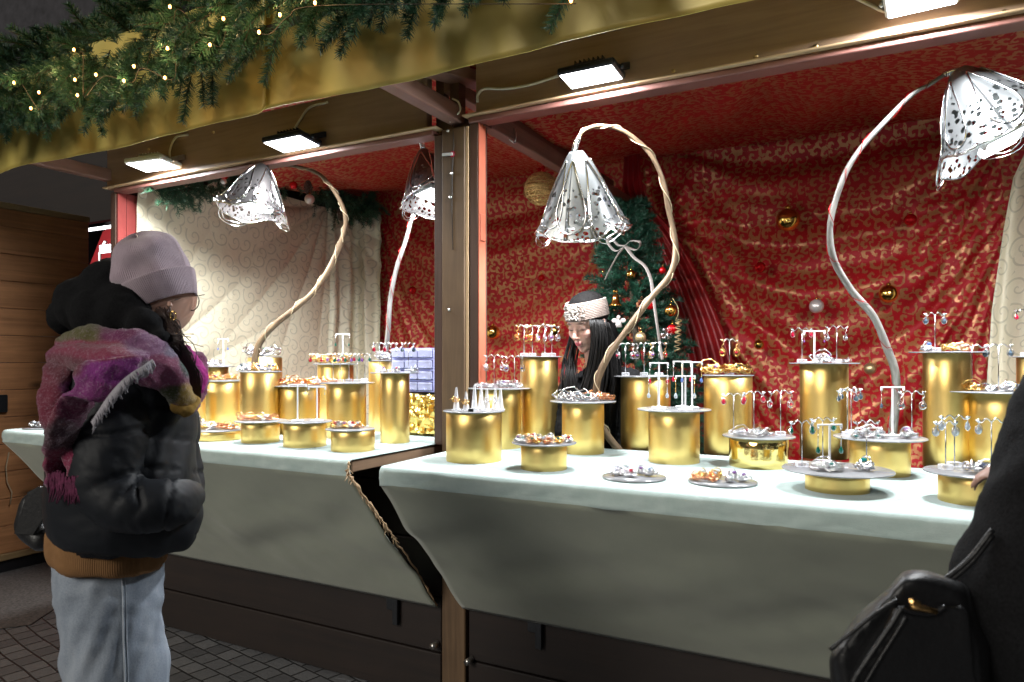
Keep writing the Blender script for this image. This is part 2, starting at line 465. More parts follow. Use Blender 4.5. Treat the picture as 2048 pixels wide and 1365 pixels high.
# street
t = NT('cobbles'); t.inp('Roughness', .5)
m = t.mapping(t.pos(), (10.8, 10.8, 10.8), (0, 0, R(12)))
wn_ = t.n('TexNoise'); wn_.inputs['Scale'].default_value = 1.3; t.l(t.pos(), wn_.inputs['Vector'])
sc = t.n('VectorMath', operation='SCALE'); t.l(wn_.outputs['Color'], sc.inputs[0]); sc.inputs['Scale'].default_value = .9
ad = t.n('VectorMath', operation='ADD'); t.l(m, ad.inputs[0]); t.l(sc.outputs[0], ad.inputs[1])
br = t.n('TexBrick'); t.l(ad.outputs[0], br.inputs['Vector']); br.inputs['Scale'].default_value = 1.0
br.inputs['Mortar Size'].default_value = .06; br.inputs['Mortar Smooth'].default_value = .6; br.inputs['Brick Width'].default_value = 1.15; br.inputs['Row Height'].default_value = 1.0
br.inputs['Color1'].default_value = (.13, .13, .14, 1); br.inputs['Color2'].default_value = (.25, .25, .26, 1); br.inputs['Mortar'].default_value = (.02, .02, .02, 1)
gn = t.noise(40, 5, .7)
t.l(t.mix(t.math('MULTIPLY', gn, .5), br.outputs['Color'], (.09, .09, .09)), t.b.inputs['Base Color'])
t.bump(t.math('ADD', t.math('MULTIPLY', br.outputs['Fac'], -1.0), t.math('MULTIPLY', gn, .25)), .9, .02)
t = plain('asphalt', (.11, .10, .095), .8, nscale=70, var=.5, bump=.4)
plain('stone_wall', (.040, .038, .044), .9, nscale=3, var=.4, bump=.3)
plain('stone_dark', (.03, .03, .035), .9)
plain('red_canvas', (.5, .01, .02), .6)
# ================================================================== setting
CT = 1.09          # counter top height
YF = 2.47          # plane of posts and fascia
mb = MB(); mb.add([(-60, -40, 0), (60, -40, 0), (60, 60, 0), (-60, 60, 0)], [(0, 1, 2, 3)])
tag(mb.build("ground", MAT['cobbles']), kind='structure')
mb = MB(); P = [at_z(-400, 1200, .004), at_z(-30, 1262, .004), at_z(60, 1250, .004), at_z(150, 1190, .004), at_z(215, 1130, .004), at_z(330, 1085, .004), at_z(-400, 1085, .004)]
for p in P: p.z = .004
mb.add(P, [tuple(range(7))]); tag(mb.build("path", MAT['asphalt']), kind='structure')

# far building behind the roofs
bl = thing("stone_building", "dim grey stone building facade rising above the fir garland at upper left", "building", (-14, 9, 0))
mb = MB(); mb.bb(-34, 6, 12, 13, 0, 18); mb.build("wall", MAT['stone_wall'], bl)
for (x, n) in ((-15.6, 0), (-11.6, 1), (-19.7, 2), (-23.0, 3)):
    mb = MB(); mb.lathe([(.62, 0), (.62, .5), (.5, .6), (.46, 8.6), (.5, 8.7), (.72, 9.3), (.78, 9.5), (.78, 9.8), (.3, 9.81)], (x, 11.6, .2), 20)
    mb.build("pilaster", MAT['stone_wall'], bl)
mb = MB(); mb.bb(-30, 6, 11.0, 12, 10.3, 10.8); mb.bb(-30, 6, 11.3, 12, 10.05, 10.3); mb.build("cornice", MAT['stone_wall'], bl)
for x in (-21.4, -17.6, -13.6):
    mb = MB(); mb.bb(x - .7, x + .7, 11.93, 12.02, 3.2, 7.6); w_ = mb.build("window", MAT['stone_dark'], bl)
    mb = MB(); mb.bb(x - .85, x + .85, 11.86, 11.99, 7.6, 7.8); mb.bb(x - .8, x + .8, 11.8, 11.99, 3.05, 3.2); mb.build("frame", MAT['stone_wall'], w_)

# ------------------------------------------------------------------ the stall
st = thing("market_stall", "brown wooden market stall with two open bays and a central raw timber post", "stall", (-1.6, YF, 0))
def part(name, mat, fn, parent=None):
    mb = MB(); fn(mb); return mb.build(name, mat, parent or st)
part("post", MAT['post_wood'], lambda m: m.bb(-1.645, -1.532, YF - .01, YF + .09, 0, 2.40, bev=.004))
part("edge_strip", MAT['trim_light'], lambda m: m.bb(-1.530, -1.520, YF - .004, YF + .03, 1.0, 2.40))
part("jamb", MAT['frame_brown'], lambda m: m.bb(-1.690, -1.648, YF, YF + .07, 1.09, 2.385, bev=.003))
part("jamb", MAT['frame_brown'], lambda m: m.bb(-1.515, -1.475, YF, YF + .075, 1.09, 2.41, bev=.003))
part("jamb_face", MAT['orange_lit'], lambda m: m.bb(-1.4745, -1.470, YF, YF + .052, 1.09, 2.41))  # thin face whose orange colour stands for reddish light
part("corner_post", MAT['frame_brown'], lambda m: m.bb(-3.90, -3.852, YF, YF + .08, 0, 2.39, bev=.004))
part("corner_jamb", MAT['red_paint'], lambda m: (m.bb(-3.850, -3.834, YF + .004, YF + .09, 1.0, 2.386, bev=.003), m.bb(-3.833, -3.826, YF + .05, YF + .13, 1.0, 2.386)))
part("corner_post", MAT['frame_brown'], lambda m: m.bb(.66, .76, YF, YF + .09, 0, 2.43))
part("fascia", MAT['beam_paint'], lambda m: m.bb(-3.90, -1.712, YF - .02, YF + .02, 2.417, 2.64, bev=.003))
part("fascia", MAT['beam_paint'], lambda m: m.bb(-1.473, .9, YF - .022, YF + .018, 2.439, 2.72, bev=.003))
part("ledge", MAT['trim_light'], lambda m: m.bb(-3.92, -1.66, YF - .035, YF + .02, 2.409, 2.4165, bev=.002))
part("ledge", MAT['trim_light'], lambda m: m.bb(-1.53, .9, YF - .037, YF + .02, 2.431, 2.4385, bev=.002))
part("lintel", MAT['pink_trim'], lambda m: m.bb(-3.85, -1.69, YF - .012, YF + .06, 2.386, 2.408, bev=.003))
part("lintel", MAT['pink_trim'], lambda m: m.bb(-1.514, .9, YF - .014, YF + .06, 2.408, 2.4305, bev=.003))
part("overhang_arm", MAT['arm_wood'], lambda m: m.beam((-1.585, 1.88, 2.455), (-1.585, 2.50, 2.455), .06, .07))
part("overhang_arm", MAT['arm_wood'], lambda m: m.beam((-3.885, 1.6, 2.482), (-3.885, 2.468, 2.482), .055, .065))
part("overhang_arm", MAT['arm_wood'], lambda m: m.beam((.7, 1.88, 2.46), (.7, 2.44, 2.46), .06, .07))
part("tie_beam", MAT['arm_wood'], lambda m: m.beam((-1.50, 2.56, 2.455), (-1.50, 4.46, 2.455), .06, .075))
part("tie_beam", MAT['arm_wood'], lambda m: m.beam((-1.64, 2.50, 2.60), (-1.64, 4.46, 2.60), .05, .06))
part("cross_block", MAT['frame_brown'], lambda m: (m.bb(-1.70, -1.46, YF + .03, YF + .085, 2.405, 2.452), m.bb(-1.63, -1.585, YF + .03, YF + .08, 2.453, 2.72), m.bb(-1.70, -1.66, YF + .03, YF + .07, 2.453, 2.7)))
part("roof_rafter", MAT['arm_wood'], lambda m: m.beam((-1.75, 2.15, 2.62), (-1.50, 2.66, 2.63), .09, .05))
part("wall_plate", MAT['wall_dark'], lambda m: m.bb(-3.93, -1.0, 1.88, 2.44, 2.745, 2.76))
part("roof", MAT['wall_dark'], lambda m: m.add([(-4.2, 1.88, 2.80), (.95, 1.88, 2.80), (.95, 4.75, 3.0), (-4.2, 4.75, 3.0), (-4.2, 1.88, 2.83), (.95, 1.88, 2.83), (.95, 4.75, 3.03), (-4.2, 4.75, 3.03)],
     [(0, 3, 2, 1), (4, 5, 6, 7), (0, 1, 5, 4), (1, 2, 6, 5), (2, 3, 7, 6), (3, 0, 4, 7)]))
part("back_wall", MAT['wall_dark'], lambda m: m.bb(-4.0, .86, 4.66, 4.7, 0, 2.95))
part("side_wall", MAT['wall_dark'], lambda m: m.bb(-3.99, -3.955, 2.56, 4.65, 0, 2.9))
part("side_wall", MAT['wall_dark'], lambda m: m.bb(.80, .84, 2.56, 4.65, 0, 2.9))
part("inner_floor", MAT['wall_dark'], lambda m: m.bb(-3.95, .79, 2.56, 4.65, .10, .14))
def planks(x0, x1):
    def fn(m):
        z = .02
        for k, h in enumerate((.20, .235, .235, .235, .12)):
            m.bb(x0, x1, YF + .004 * (k % 2), YF + .045, z, z + h - .006, bev=.004); z += h
        m.bb(x0 + .001, x1 - .001, YF + .02, YF + .043, .02, 1.0)
    return fn
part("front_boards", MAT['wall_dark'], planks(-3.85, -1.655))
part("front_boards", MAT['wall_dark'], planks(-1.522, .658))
for (px, py) in ((788, 1205), (1072, 1248)):
    p = at_y(px, py, YF)
    part("hinge", MAT['dark_metal'], lambda m: (m.bb(p.x - .03, p.x + .03, YF - .016, YF - .003, p.z - .03, p.z + .05, bev=.002), m.bb(p.x + .005, p.x + .032, YF - .02, YF - .003, p.z - .09, p.z + .05, bev=.002)))
for (px, py) in ((869, 1291), (938, 1322)):
    p = at_y(px, py, YF - .02)
    part("bolt", MAT['screw'], lambda m: m.tube([p + Vector((0, .02, 0)), p + Vector((0, -.02, 0))], .013, 12))
for (px, py, z_) in ((896, 262, 0), (904, 347, 0), (901, 395, 0), (898, 620, 0)):
    p = at_y(px, py, YF - .012)
    part("screw", MAT['screw'], lambda m: m.tube([p + Vector((0, .004, 0)), p + Vector((0, -.003, 0))], .006, 10))
for (px, py) in ((1347, 143), (1512, 113), (1632, 93), (2008, 25), (298, 299), (427, 265)):
    p = at_y(px, py, YF - .022)
    part("screw", MAT['screw_gold'], lambda m: m.tube([p + Vector((0, .004, 0)), p + Vector((0, -.004, 0))], .007, 10))
# round hole with band in the post
p = at_y(906, 309, YF - .012)
part("knot_hole", MAT['gem_red'], lambda m: m.lathe([(0, 0), (.011, 0), (.013, .003)], p, 12, M=Matrix.Rotation(R(90), 3, 'X')))
p2 = at_y(884, 310, YF - .014); part("cable_tie", MAT['white_plastic'], lambda m: m.beam(p2, p + Vector((0, -.004, 0)), .004, .012))
part("crack", MAT['black'], lambda m: m.tube([at_y(x, y, YF - .0105) for x, y in ((905, 250), (908, 290), (905, 340), (904, 420), (906, 500))], .0014, 5))
# iron latch on the jamb face, in the same reddish light colour
part("latch", MAT['orange_lit'], lambda m: m.bb(-1.469, -1.465, YF + .006, YF + .045, 1.93, 2.04, bev=.002))

# counters: board, cloth
def counter(x0, x1, yf, yb, xb0, xb1, zb, name, label, skew=0):
    part(name, MAT['counter_wood'], lambda m: (m.bb(x0 + .02, x1 - .006, yf + .02, yb, CT - .045, CT - .006, bev=.003)))
    # cloth is a loose cover: top, drop at the front and the slanting apron
    mb = MB(); T = .006
    def prof(x):
        """profile from back to bottom for a given x"""
        a = (x - x0) / (x1 - x0); xb = xb0 + (xb1 - xb0) * a
        return xb
    NU = 90
    rows = []
    def P(u, v):
        x = x0 + (x1 - x0) * u; xb = xb0 + (xb1 - xb0) * u
        if v < .30: 
            s = v / .30; y = yb + (yf + .012 - yb) * s; z = CT; X = x
            if u < .001 and skew: X = x + skew * (1 - s)
        elif v < .36:
            s = (v - .30) / .06; y = yf + .012 - .012 * math.sin(s * math.pi / 2); z = CT - .012 * (1 - math.cos(s * math.pi / 2)); X = x
        elif v < .50:
            s = (v - .36) / .14; cr = abs(nz((x * 9 + s * .8, 0, 1))) ** .6; y = yf + (.017 * cr + .004 * nz((x * 30, s * 2, 4))) * (.3 + .7 * s) - .004; z = CT - .012 - .044 * s - .012 * nz((x * 5, s, 3)) * s; X = x
        else:
            s = (v - .50) / .50; X = x + (xb - x) * s
            y = yf + (YF - .022 - yf) * s; z = CT - .055 + (zb - CT + .055) * s
            w = .022 * nz((X * 1.3 + s, s * 1.2, 9)) + .014 * nz((X * 3.5 + s * 3, s * 3, 2)) + .007 * nz((X * 9 - s * 5, s * 5, 7))
            X += .012 * nz((u * 9, s * 5, 1)) * (1 if u < .02 or u > .98 else .2); y -= w * math.sin(math.pi * s) ; z -= .6 * w * math.sin(math.pi * s)
        return Vector((X, y, z))
    mb.grid(P, NU, 60)
    # two materials by row: the flannel, then its copy coloured as in shade
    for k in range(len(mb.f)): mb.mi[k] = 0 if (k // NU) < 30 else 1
    o = mb.build("counter_cover", [MAT['counter_cloth'], MAT['flap_cloth_shaded']])
    s = o.modifiers.new("thickness", 'SOLIDIFY'); s.thickness = .004; s.offset = -1
    setloc(o, ((x0 + x1) / 2, yf, CT)); tag(o, label, "cloth cover")
    return o
counter(-3.93, -1.683, 1.935, 3.0, -3.86, -1.655, .42, "counter_board", "pale cloth cover on the left counter with a frayed right edge")
counter(-1.49, .95, 1.865, 2.66, -1.533, .9, .437, "counter_board", "pale flannel cloth cover on the right counter, sloping to the boards", skew=-.035)
# frayed edge of the left cover
mb = MB(); e = spline([(-1.680, 1.930, 1.088), (-1.679, 1.928, 1.05), (-1.676, 1.945, 1.02), (-1.672, 2.05, .90), (-1.668, 2.14, .80), (-1.664, 2.20, .73), (-1.66, 2.33, .58), (-1.655, 2.44, .43)], 60)
e = [Vector(q) + Vector((.004 * rng.normal(), .003 * rng.normal(), .003 * rng.normal())) for q in e]
mb.tube(e, [.003 + .003 * abs(rng.normal()) * (1 if i < 38 else .3) for i in range(60)], 6)
for i in range(5, 40):
    q = e[i]; mb.tube([q, q + Vector((.006 + .012 * rng.random(), .01 * rng.normal(), -.01 - .02 * rng.random()))], .0012, 4)
o = mb.build("frayed_hem", MAT['trim_light']); setloc(o, (-1.67, 2.1, .85)); tag(o, "frayed yellowish hem hanging along the right edge of the left counter cover", "hem")
# little fluff at the back corner of the left counter
# ------------------------------------------------------------------ canopy cloths (tarpaulin valance)
def valance(name, x0, x1, y, z0, z1, label, rnd=False, seed=0, peel=False):
    mb = MB()
    def P(u, v):
        x = x0 + (x1 - x0) * u; z = z0 + (z1 - z0) * v
        if rnd and u > .985: z += .02 * ((u - .985) / .015) ** 2 * (1 - v)
        b = .018 * nz((x * 2.1, z * 3, seed)) + .010 * nz((x * 7, z * 5, seed + 4)) + .012 * (1 - v) * math.sin(x * 5 + seed)
        return Vector((x, y + b, z + .006 * nz((x * 3, 0, seed)) * (1 - v)))
    mb.grid(P, 150, 24, uvf=lambda a, b: (a * (x1 - x0), b * (z1 - z0)))
    o = mb.build(name, MAT['tarp_gold']); s = o.modifiers.new("t", 'SOLIDIFY'); s.thickness = .0025
    setloc(o, ((x0 + x1) / 2, y, z0)); tag(o, label, "canopy cloth")
xj = at_y(541, 222, 1.85).x
valance("canopy_valance", -4.6, xj, 1.83, 2.336, 2.80, "left golden canopy cloth with rounded corner overlapping its neighbour", True, 3)
valance("canopy_valance", xj - .08, 1.2, 1.855, 2.352, 2.80, "long golden canopy cloth hanging above the right bay", False, 8)
# ------------------------------------------------------------------ neighbour at left
nb = thing("board_partition", "knotty orange brown board wall standing left of the stall", "wall", (-5.3, 2.2, 0))
def pb(m):
    z = .13
    while z < 2.46:
        h = min(.185, 2.47 - z); m.bb(-5.34, -5.30 + .002 * random.random(), 1.0, 3.19, z, z + h - .003, bev=.003); z += h
mb = MB(); pb(mb); mb.build("boards", MAT['wall_boards'], nb)
mb = MB(); mb.bb(-5.345, -5.285, 1.0, 3.192, 2.47, 2.51, bev=.003); mb.build("top_rail", MAT['plank_edge'], nb)
mb = MB(); mb.bb(-5.345, -5.28, 1.0, 3.192, .085, .128, bev=.003); mb.build("bottom_rail", MAT['plank_edge'], nb)
mb = MB(); mb.bb(-5.36, -5.30, 1.0, 3.18, 0, .083); mb.build("plinth", MAT['black'], nb)
p = at_x(2, 808, -5.29); mb = MB(); mb.bb(-5.295, -5.27, p.y - .03, p.y + .035, p.z - .06, p.z + .06, bev=.006); h_ = mb.build("switch_box", MAT['dark_metal'], nb)
mb = MB(); mb.tube([at_x(x, y, -5.285) for x, y in ((18, 905), (12, 935), (14, 965), (24, 985), (20, 1010))], .004, 6); mb.build("string", MAT['cable_tape'], nb)
ns = thing("neighbour_stall", "dark neighbouring stall with red canvas seen behind the board wall", "stall", (-5.5, 4, 0))
mb = MB(); mb.bb(-9, -4.02, 3.25, 3.30, 2.49, 3.3); mb.build("fascia", MAT['wall_dark'], ns)
mb = MB(); mb.grid(lambda u, v: Vector((-9 + 4.95 * u, 5.0 + .6 * v, 1.5 + 1.6 * v + .03 * math.sin(u * 40))), 60, 6); mb.build("canvas", MAT['red_canvas'], ns)
mb = MB(); mb.bb(-9, -4.05, 6.3, 6.4, 0, 3); mb.build("back_wall", MAT['red_canvas'], ns)
mb = MB(); mb.bb(-8.0, -6.9, 4.6, 4.63, 2.835, 2.86); mb.bb(-7.45, -7.2, 4.6, 4.63, 2.58, 2.66); mb.build("tube_lamp", MAT['far_light'], ns)
mb = MB(); mb.tube([(-7.6, 4.7, 1.2), (-7.6, 4.7, 2.6), (-7.5, 4.7, 2.72)], .02, 8); mb.build("pole", MAT['screw'], ns)
L = bpy.data.lights.new('tube_light', 'AREA'); L.size = 1.0; L.energy = 14
lo = bpy.data.objects.new('tube_light', L); COL.objects.link(lo); lo.parent = ns; lo.location = (-2.0, .35, 2.7); lo.rotation_euler = (R(50), 0, 0)

# ------------------------------------------------------------------ curtains
def back_fold(x, z):
    """fold depth of the red back curtain, metres toward the viewer"""
    d = .045 * nz((x * 1.3, z * .9, 5)) + .012 * nz((x * 4, z * 3, 8)) + .004 * nz((x * 12, z * 9, 8))
    # cloth hung from pins: nested swags, every fold a catenary between two pins
    for (xa, xb, zp, ph, am) in ((-3.75, -1.30, 2.72, .5, .030), (-1.28, .62, 2.36, 1.1, .040), (-1.28, .62, 2.82, 2.3, .028)):
        t = (x - xa) / (xb - xa)
        if not 0.02 < t < .98: continue
        S = (zp - z) / (4 * t * (1 - t)) ; 
        if S < 0: continue
        w = min(1, S / .15) * min(1, 5 * t * (1 - t)) * math.exp(-max(0, S - 1.2) * .8)
        q = math.sin(11 * S ** .85 + ph + 2.2 * nz((x * 1.1, z * 1.1, ph * 7)))
        d += am * w * (q + .35 * math.sin(26 * S + 3 * nz((x * 2, z * 2, ph))))
    # cloth pulled together at the back post
    r = math.hypot(x + 1.28, z - 2.30); a = math.atan2(z - 2.30, x + 1.28)
    d += .05 * min(1, r / .12) * math.exp(-r / .45) * math.sin(7 * a + 1.5 * nz((a, r * 2, 3)))
    return d
mb = MB()
X0, X1, Z0, Z1 = -3.9, .86, .35, 2.80
mb.grid(lambda u, v: Vector((X0 + (X1 - X0) * u, 4.56 - back_fold(X0 + (X1 - X0) * u, Z0 + (Z1 - Z0) * v), Z0 + (Z1 - Z0) * v)), 380, 190,
        uvf=lambda a, b: (a * 4.76, b * 2.45))
o = mb.build("brocade_curtain", MAT['red_brocade']); setloc(o, (-1.5, 4.5, 2.8)); tag(o, "red and gold scroll brocade curtain draped across the back of the stall", "curtain")
# ceiling cloth
def ceil(u, v):
    x = X0 + (X1 - X0) * u; y = 2.50 + 2.06 * v
    z = 2.70 + .10 * v - .08 * math.sin(math.pi * v) * (1 + .6 * math.sin(x * 3)) + .018 * nz((x * 2, y * 3, 3)) + .04 * math.sin((x + y * .3) * 13) * nz((x, y, 2)) + .03 * nz((x * 4, y * 1.5, 6))
    if v > .93: z = z + (2.775 - z) * (v - .93) / .07
    return Vector((x, y, z))
mb = MB(); mb.grid(ceil, 240, 110, uvf=lambda a, b: (a * 4.76, b * 2.06 + 7)); o = mb.build("ceiling_cloth", MAT['red_brocade']); setloc(o, (-1.5, 3.5, 2.75))
tag(o, "red brocade cloth lining the ceiling of the stall", "ceiling cloth")
# plain satin side drop between the bays at the back post
mb = MB()
def satin(u, v):
    a = spline_s(v)
    return a + Vector((.05 * (u - .5) * (1 + 2.2 * v) * 2, -.015 * math.sin(u * 22) * (.4 + v) - .05, 0))
sp = spline([tuple(at_y(1268, 305, 4.42)), tuple(at_y(1275, 400, 4.42)), tuple(at_y(1330, 480, 4.38)), tuple(at_y(1385, 600, 4.36)), tuple(at_y(1425, 740, 4.36)), tuple(at_y(1450, 960, 4.36))], 60)
def spline_s(v): return Vector(sp[min(59, int(v * 59))])
mb.grid(satin, 48, 58, uvf=lambda a, b: (a * .3, b * 2)); o = mb.build("satin_drop", MAT['red_satin']); setloc(o, tuple(sp[0])); tag(o, "plain dark red satin drop gathered beside the Christmas tree", "curtain")
# cream curtain: side wall and round the corner
path = spline([(-3.80, 2.56), (-3.80, 3.2), (-3.78, 3.9), (-3.76, 4.30), (-3.70, 4.40), (-3.62, 4.43), (-3.55, 4.44)], 200)
seg = np.concatenate([[0], np.cumsum(np.hypot(*np.diff(path, axis=0).T))]); PL = seg[-1]
def cream(u, v):
    s = u * PL; k = min(198, int(np.searchsorted(seg, s) - 1)) if s > 0 else 0
    f_ = (s - seg[k]) / max(1e-6, seg[k + 1] - seg[k]); p = path[k] * (1 - f_) + path[k + 1] * f_
    t = path[k + 1] - path[k]; t = t / np.hypot(*t); nrm = np.array([t[1], -t[0]])
    z = .8 + 1.80 * v
    # fan of folds from a gather low at the near end and from the tie high at the far end
    d = 0
    for (gs, gz, n, amp, fall, ph) in ((-.45, .95, 26, .030, 1.0, .3), (1.55, 2.62, 20, .024, .9, 1.0)):
        r = math.hypot(s - gs, z - gz); a = math.atan2(z - gz, s - gs)
        d += amp * min(1, r / .3) * math.exp(-r / fall) * (abs(math.sin(a * n / 2 + ph + nz((a, r * .7, n)))) ** .7 * 2 - 1)
    d += .025 * nz((s * 1.7, z * 1.4, 4)) + .008 * nz((s * 6, z * 5, 4))
    if s > 1.55: d += .03 * math.sin((s - 1.55) * 38 + .4 * z)
    w = nrm * d
    return Vector((p[0] + w[0], p[1] + w[1], z))
mb = MB(); mb.grid(cream, 260, 170, uvf=lambda a, b: (a * PL, b * 1.8)); o = mb.build("cream_curtain", MAT['cream_brocade']); setloc(o, (-3.8, 3.4, 2.6))
tag(o, "cream curtain with curling scroll pattern lining the left side of the stall", "curtain")
# cream curtain at right rear corner
mb = MB()
def cream2(u, v):
    z = .3 + 2.2 * v
    xl = np.interp(z, [.3, 1.2, 1.7, 2.1, 2.35, 2.5], [.40, .42, .45, .50, .54, .60])
    x = xl + (.80 - xl) * u + .0
    return Vector((x, 4.30 - .35 * u - .03 * math.sin(u * 17 + z * 1.2) * (1.2 - .3 * v), z))
mb.grid(cream2, 60, 60, uvf=lambda a, b: (a * .5, b * 2.2)); o = mb.build("cream_curtain", MAT['cream_brocade']); setloc(o, (.6, 4.2, 2.3)); tag(o, "narrow cream curtain hanging at the right rear corner of the stall", "curtain")

# ------------------------------------------------------------------ flood lights
def flood(px, py, w, tilt, yaw, mat, label, power, cable, y=2.36):
    c = at_y(px, py, y)
    M = Matrix.Rotation(R(yaw), 3, 'Z') @ Matrix.Rotation(R(tilt), 3, 'X')
    T = thing("floodlight", label, "floodlight", tuple(c), "floodlights screwed to the stall fascia")
    h = w * .58
    mb = MB(); mb.box(c + M @ Vector((0, 0, .016)), (w, h, .026), M, bev=.006); mb.box(c + M @ Vector((0, 0, .038)), (w * .55, h * .55, .022), M, bev=.006)
    for k in range(7): mb.box(c + M @ Vector((-w * .24 + k * w * .08, 0, .052)), (.003, h * .5, .014), M)
    mb.build("housing", mat, T)
    mb = MB(); mb.box(c + M @ Vector((0, 0, .0015)), (w * .9, h * .86, .003), M); mb.build("led_face", MAT['led_face'], T)
    mb = MB()
    for s in (-1, 1):
        a = c + M @ Vector((s * (w / 2 + .006), 0, .02)); b = Vector((a.x, YF - .026, a.z + .035)); mb.beam(a, b, .005, .022)
        mb.ball(a, .009, n=8)
    mb.bb(c.x - w / 2 - .008, c.x + w / 2 + .008, YF - .027, YF - .0235, c.z + .04, c.z + .065); mb.build("bracket", mat if mat is MAT['dark_metal'] else MAT['screw'], T)
    mb = MB(); mb.tube(spline([tuple(c + M @ Vector((0, h * .2, .05)))] + [tuple(at_y(x, yy, YF - .03)) for x, yy in cable], 40), .0055, 8); mb.build("cable", MAT['cable_white'], T)
    L = bpy.data.lights.new("flood_lamp", 'AREA'); L.shape = 'RECTANGLE'; L.size = w * .86; L.size_y = h * .8; L.energy = power; L.color = (.93, .97, 1.0)
    lo = bpy.data.objects.new("flood_lamp", L); COL.objects.link(lo); lo.parent = T
    lo.location = M @ Vector((0, 0, -.004)); lo.rotation_euler = M.to_euler()
    return T
FP = 20
flood(306, 333, .25, -5, 8, MAT['white_plastic'], "white floodlight under the left end of the left fascia", FP, [(338, 322), (340, 300), (352, 275), (376, 270)])
flood(583, 290, .24, -6, 0, MAT['dark_metal'], "small dark floodlight on the left fascia above the pierced lamp", FP, [(585, 268), (600, 240), (620, 215), (655, 205)])
flood(1182, 156, .215, -5, 0, MAT['dark_metal'], "dark floodlight on the right fascia near the centre post", FP, [(1115, 153), (1060, 170), (1010, 178), (970, 178), (956, 190), (955, 205)])
flood(1842, 4, .19, -10, -4, MAT['white_plastic'], "white floodlight at the top right of the right fascia", FP, [(1780, 22), (1740, 10), (1710, -5), (1690, -20)])
# loose cable looped at the joint
mb = MB(); mb.tube(spline([tuple(at_y(x, y, 2.44)) for x, y in ((905, 198), (917, 205), (920, 222), (910, 232), (902, 238), (900, 245))], 30), .004, 6)
o = mb.build("cable_loop", MAT['cable_white']); setloc(o, tuple(at_y(910, 220, 2.44))); tag(o, "pale cable loop tied round the arm above the centre post", "cable")
# ================================================================== foliage
def sprig_mesh(name, sprigs, mat, n=110, nl=.032, w=.0019, parent=None, droop=.25, spread=.75):
    """sprigs: (base, direction, length); thin needles along each stem, one mesh"""
    V = []; 
    for (p, d, L) in sprigs:
        p = np.array(p); d = np.array(d, float); d /= np.linalg.norm(d)
        k = max(12, int(n * L / .16)); t = rng.random(k) ** .8
        base = p + np.outer(t * L, d) + np.outer((t ** 2) * L * -droop, [0, 0, 1])
        q = rng.normal(size=(k, 3)); q -= np.outer(q @ d, d); q /= np.linalg.norm(q, axis=1)[:, None] + 1e-9
        nd = q * spread + d * (.55 + .25 * rng.random(k))[:, None]; nd /= np.linalg.norm(nd, axis=1)[:, None]
        ln = nl * (1.05 - .45 * t) * (.75 + .5 * rng.random(k))
        tip = base + nd * ln[:, None]
        s = np.cross(nd, rng.normal(size=(k, 3))); s /= np.linalg.norm(s, axis=1)[:, None] + 1e-9
        V.append(np.stack([base - s * w / 2, base + s * w / 2, tip + s * w * .2, tip - s * w * .2], 1))
    V = np.concatenate(V).reshape(-1, 3); nf = len(V) // 4
    org = np.zeros(3); 
    q = parent
    while q is not None: org = org + np.array(q.location); q = q.parent
    V = V - org
    me = bpy.data.meshes.new(name); me.vertices.add(len(V)); me.vertices.foreach_set("co", V.ravel())
    me.loops.add(nf * 4); me.loops.foreach_set("vertex_index", np.arange(nf * 4, dtype=np.int32))
    me.polygons.add(nf); me.polygons.foreach_set("loop_start", np.arange(0, nf * 4, 4, dtype=np.int32))
    me.polygons.foreach_set("loop_total", np.full(nf, 4, np.int32)); me.materials.append(mat)
    me.update(); me.validate()
    o = bpy.data.objects.new(name, me); COL.objects.link(o)
    if parent is not None: o.parent = parent
    return o
def stems(mb, sprigs, r=.0022, droop=.25):
    for (p, d, L) in sprigs:
        p = Vector(p); d = Vector(d).normalized()
        mb.tube([p, p + d * L * .5 - Vector((0, 0, droop * L * .25)), p + d * L - Vector((0, 0, droop * L))], [r, r, r * .5], 4)
# big garland on the valance
g = thing("fir_garland", "thick artificial fir garland with warm lights along the golden canopy cloth", "garland", (-2.4, 1.72, 2.56))
sp = []
for i in range(760):
    x = -5.3 + 4.75 * rng.random() ** .93; a = rng.random() * 2 * math.pi
    c = np.array([x, 1.735, 2.635 + .02 * math.sin(x * 3)])
    rr = .11 * math.sqrt(rng.random())
    p = c + np.array([0, -abs(math.cos(a)) * rr, math.sin(a) * rr * 1.25])
    d = np.array([.55 * rng.normal(), -.55 - .35 * rng.random(), math.sin(a) * .9 - .30 + .2 * rng.normal()])
    if rng.random() < .22: p[2] -= .03; d = np.array([.45 * rng.normal(), -.35 * rng.random(), -.85])
    sp.append((p, d, .09 + .07 * rng.random()))
sprig_mesh("needles", sp, MAT['needles'], 330, .036, .0026, g, .15, 1.0)
mb = MB(); stems(mb, sp); mb.tube([(-5.3, 1.76, 2.58), (-2.5, 1.76, 2.59), (.3, 1.76, 2.58)], .012, 6); mb.build("twigs", MAT['twig'], g)
ls = thing("light_string", "string of warm mini lights wound through the fir garland", "light string", (-2.4, 1.56, 2.55))
pts = [(62, 217), (28, 166), (78, 185), (155, 191), (122, 148), (150, 160), (148, 100), (268, 133), (248, 162), (335, 97), (330, 156), (192, 150), (420, 90), (447, 38), (518, 65), (340, 14), (630, 6), (560, 30), (1142, 1)]
wire = []
for (x, y) in sorted(pts):
    p = at_y(x, y, 1.565 + .02 * rng.normal()); wire.append(tuple(p + Vector((0, .03, .005))))
    mb = MB(); mb.ball(p, (.0045, .0045, .007), n=8); mb.build("bulb", MAT['bulb_glow'], ls)
    L = bpy.data.lights.new("bulb_lamp", 'POINT'); L.energy = .3; L.color = (1, .62, .28); L.shadow_soft_size = .006
    lo = bpy.data.objects.new("bulb_lamp", L); COL.objects.link(lo); lo.parent = ls; lo.location = p - Vector(ls.location) + Vector((0, -.012, 0))
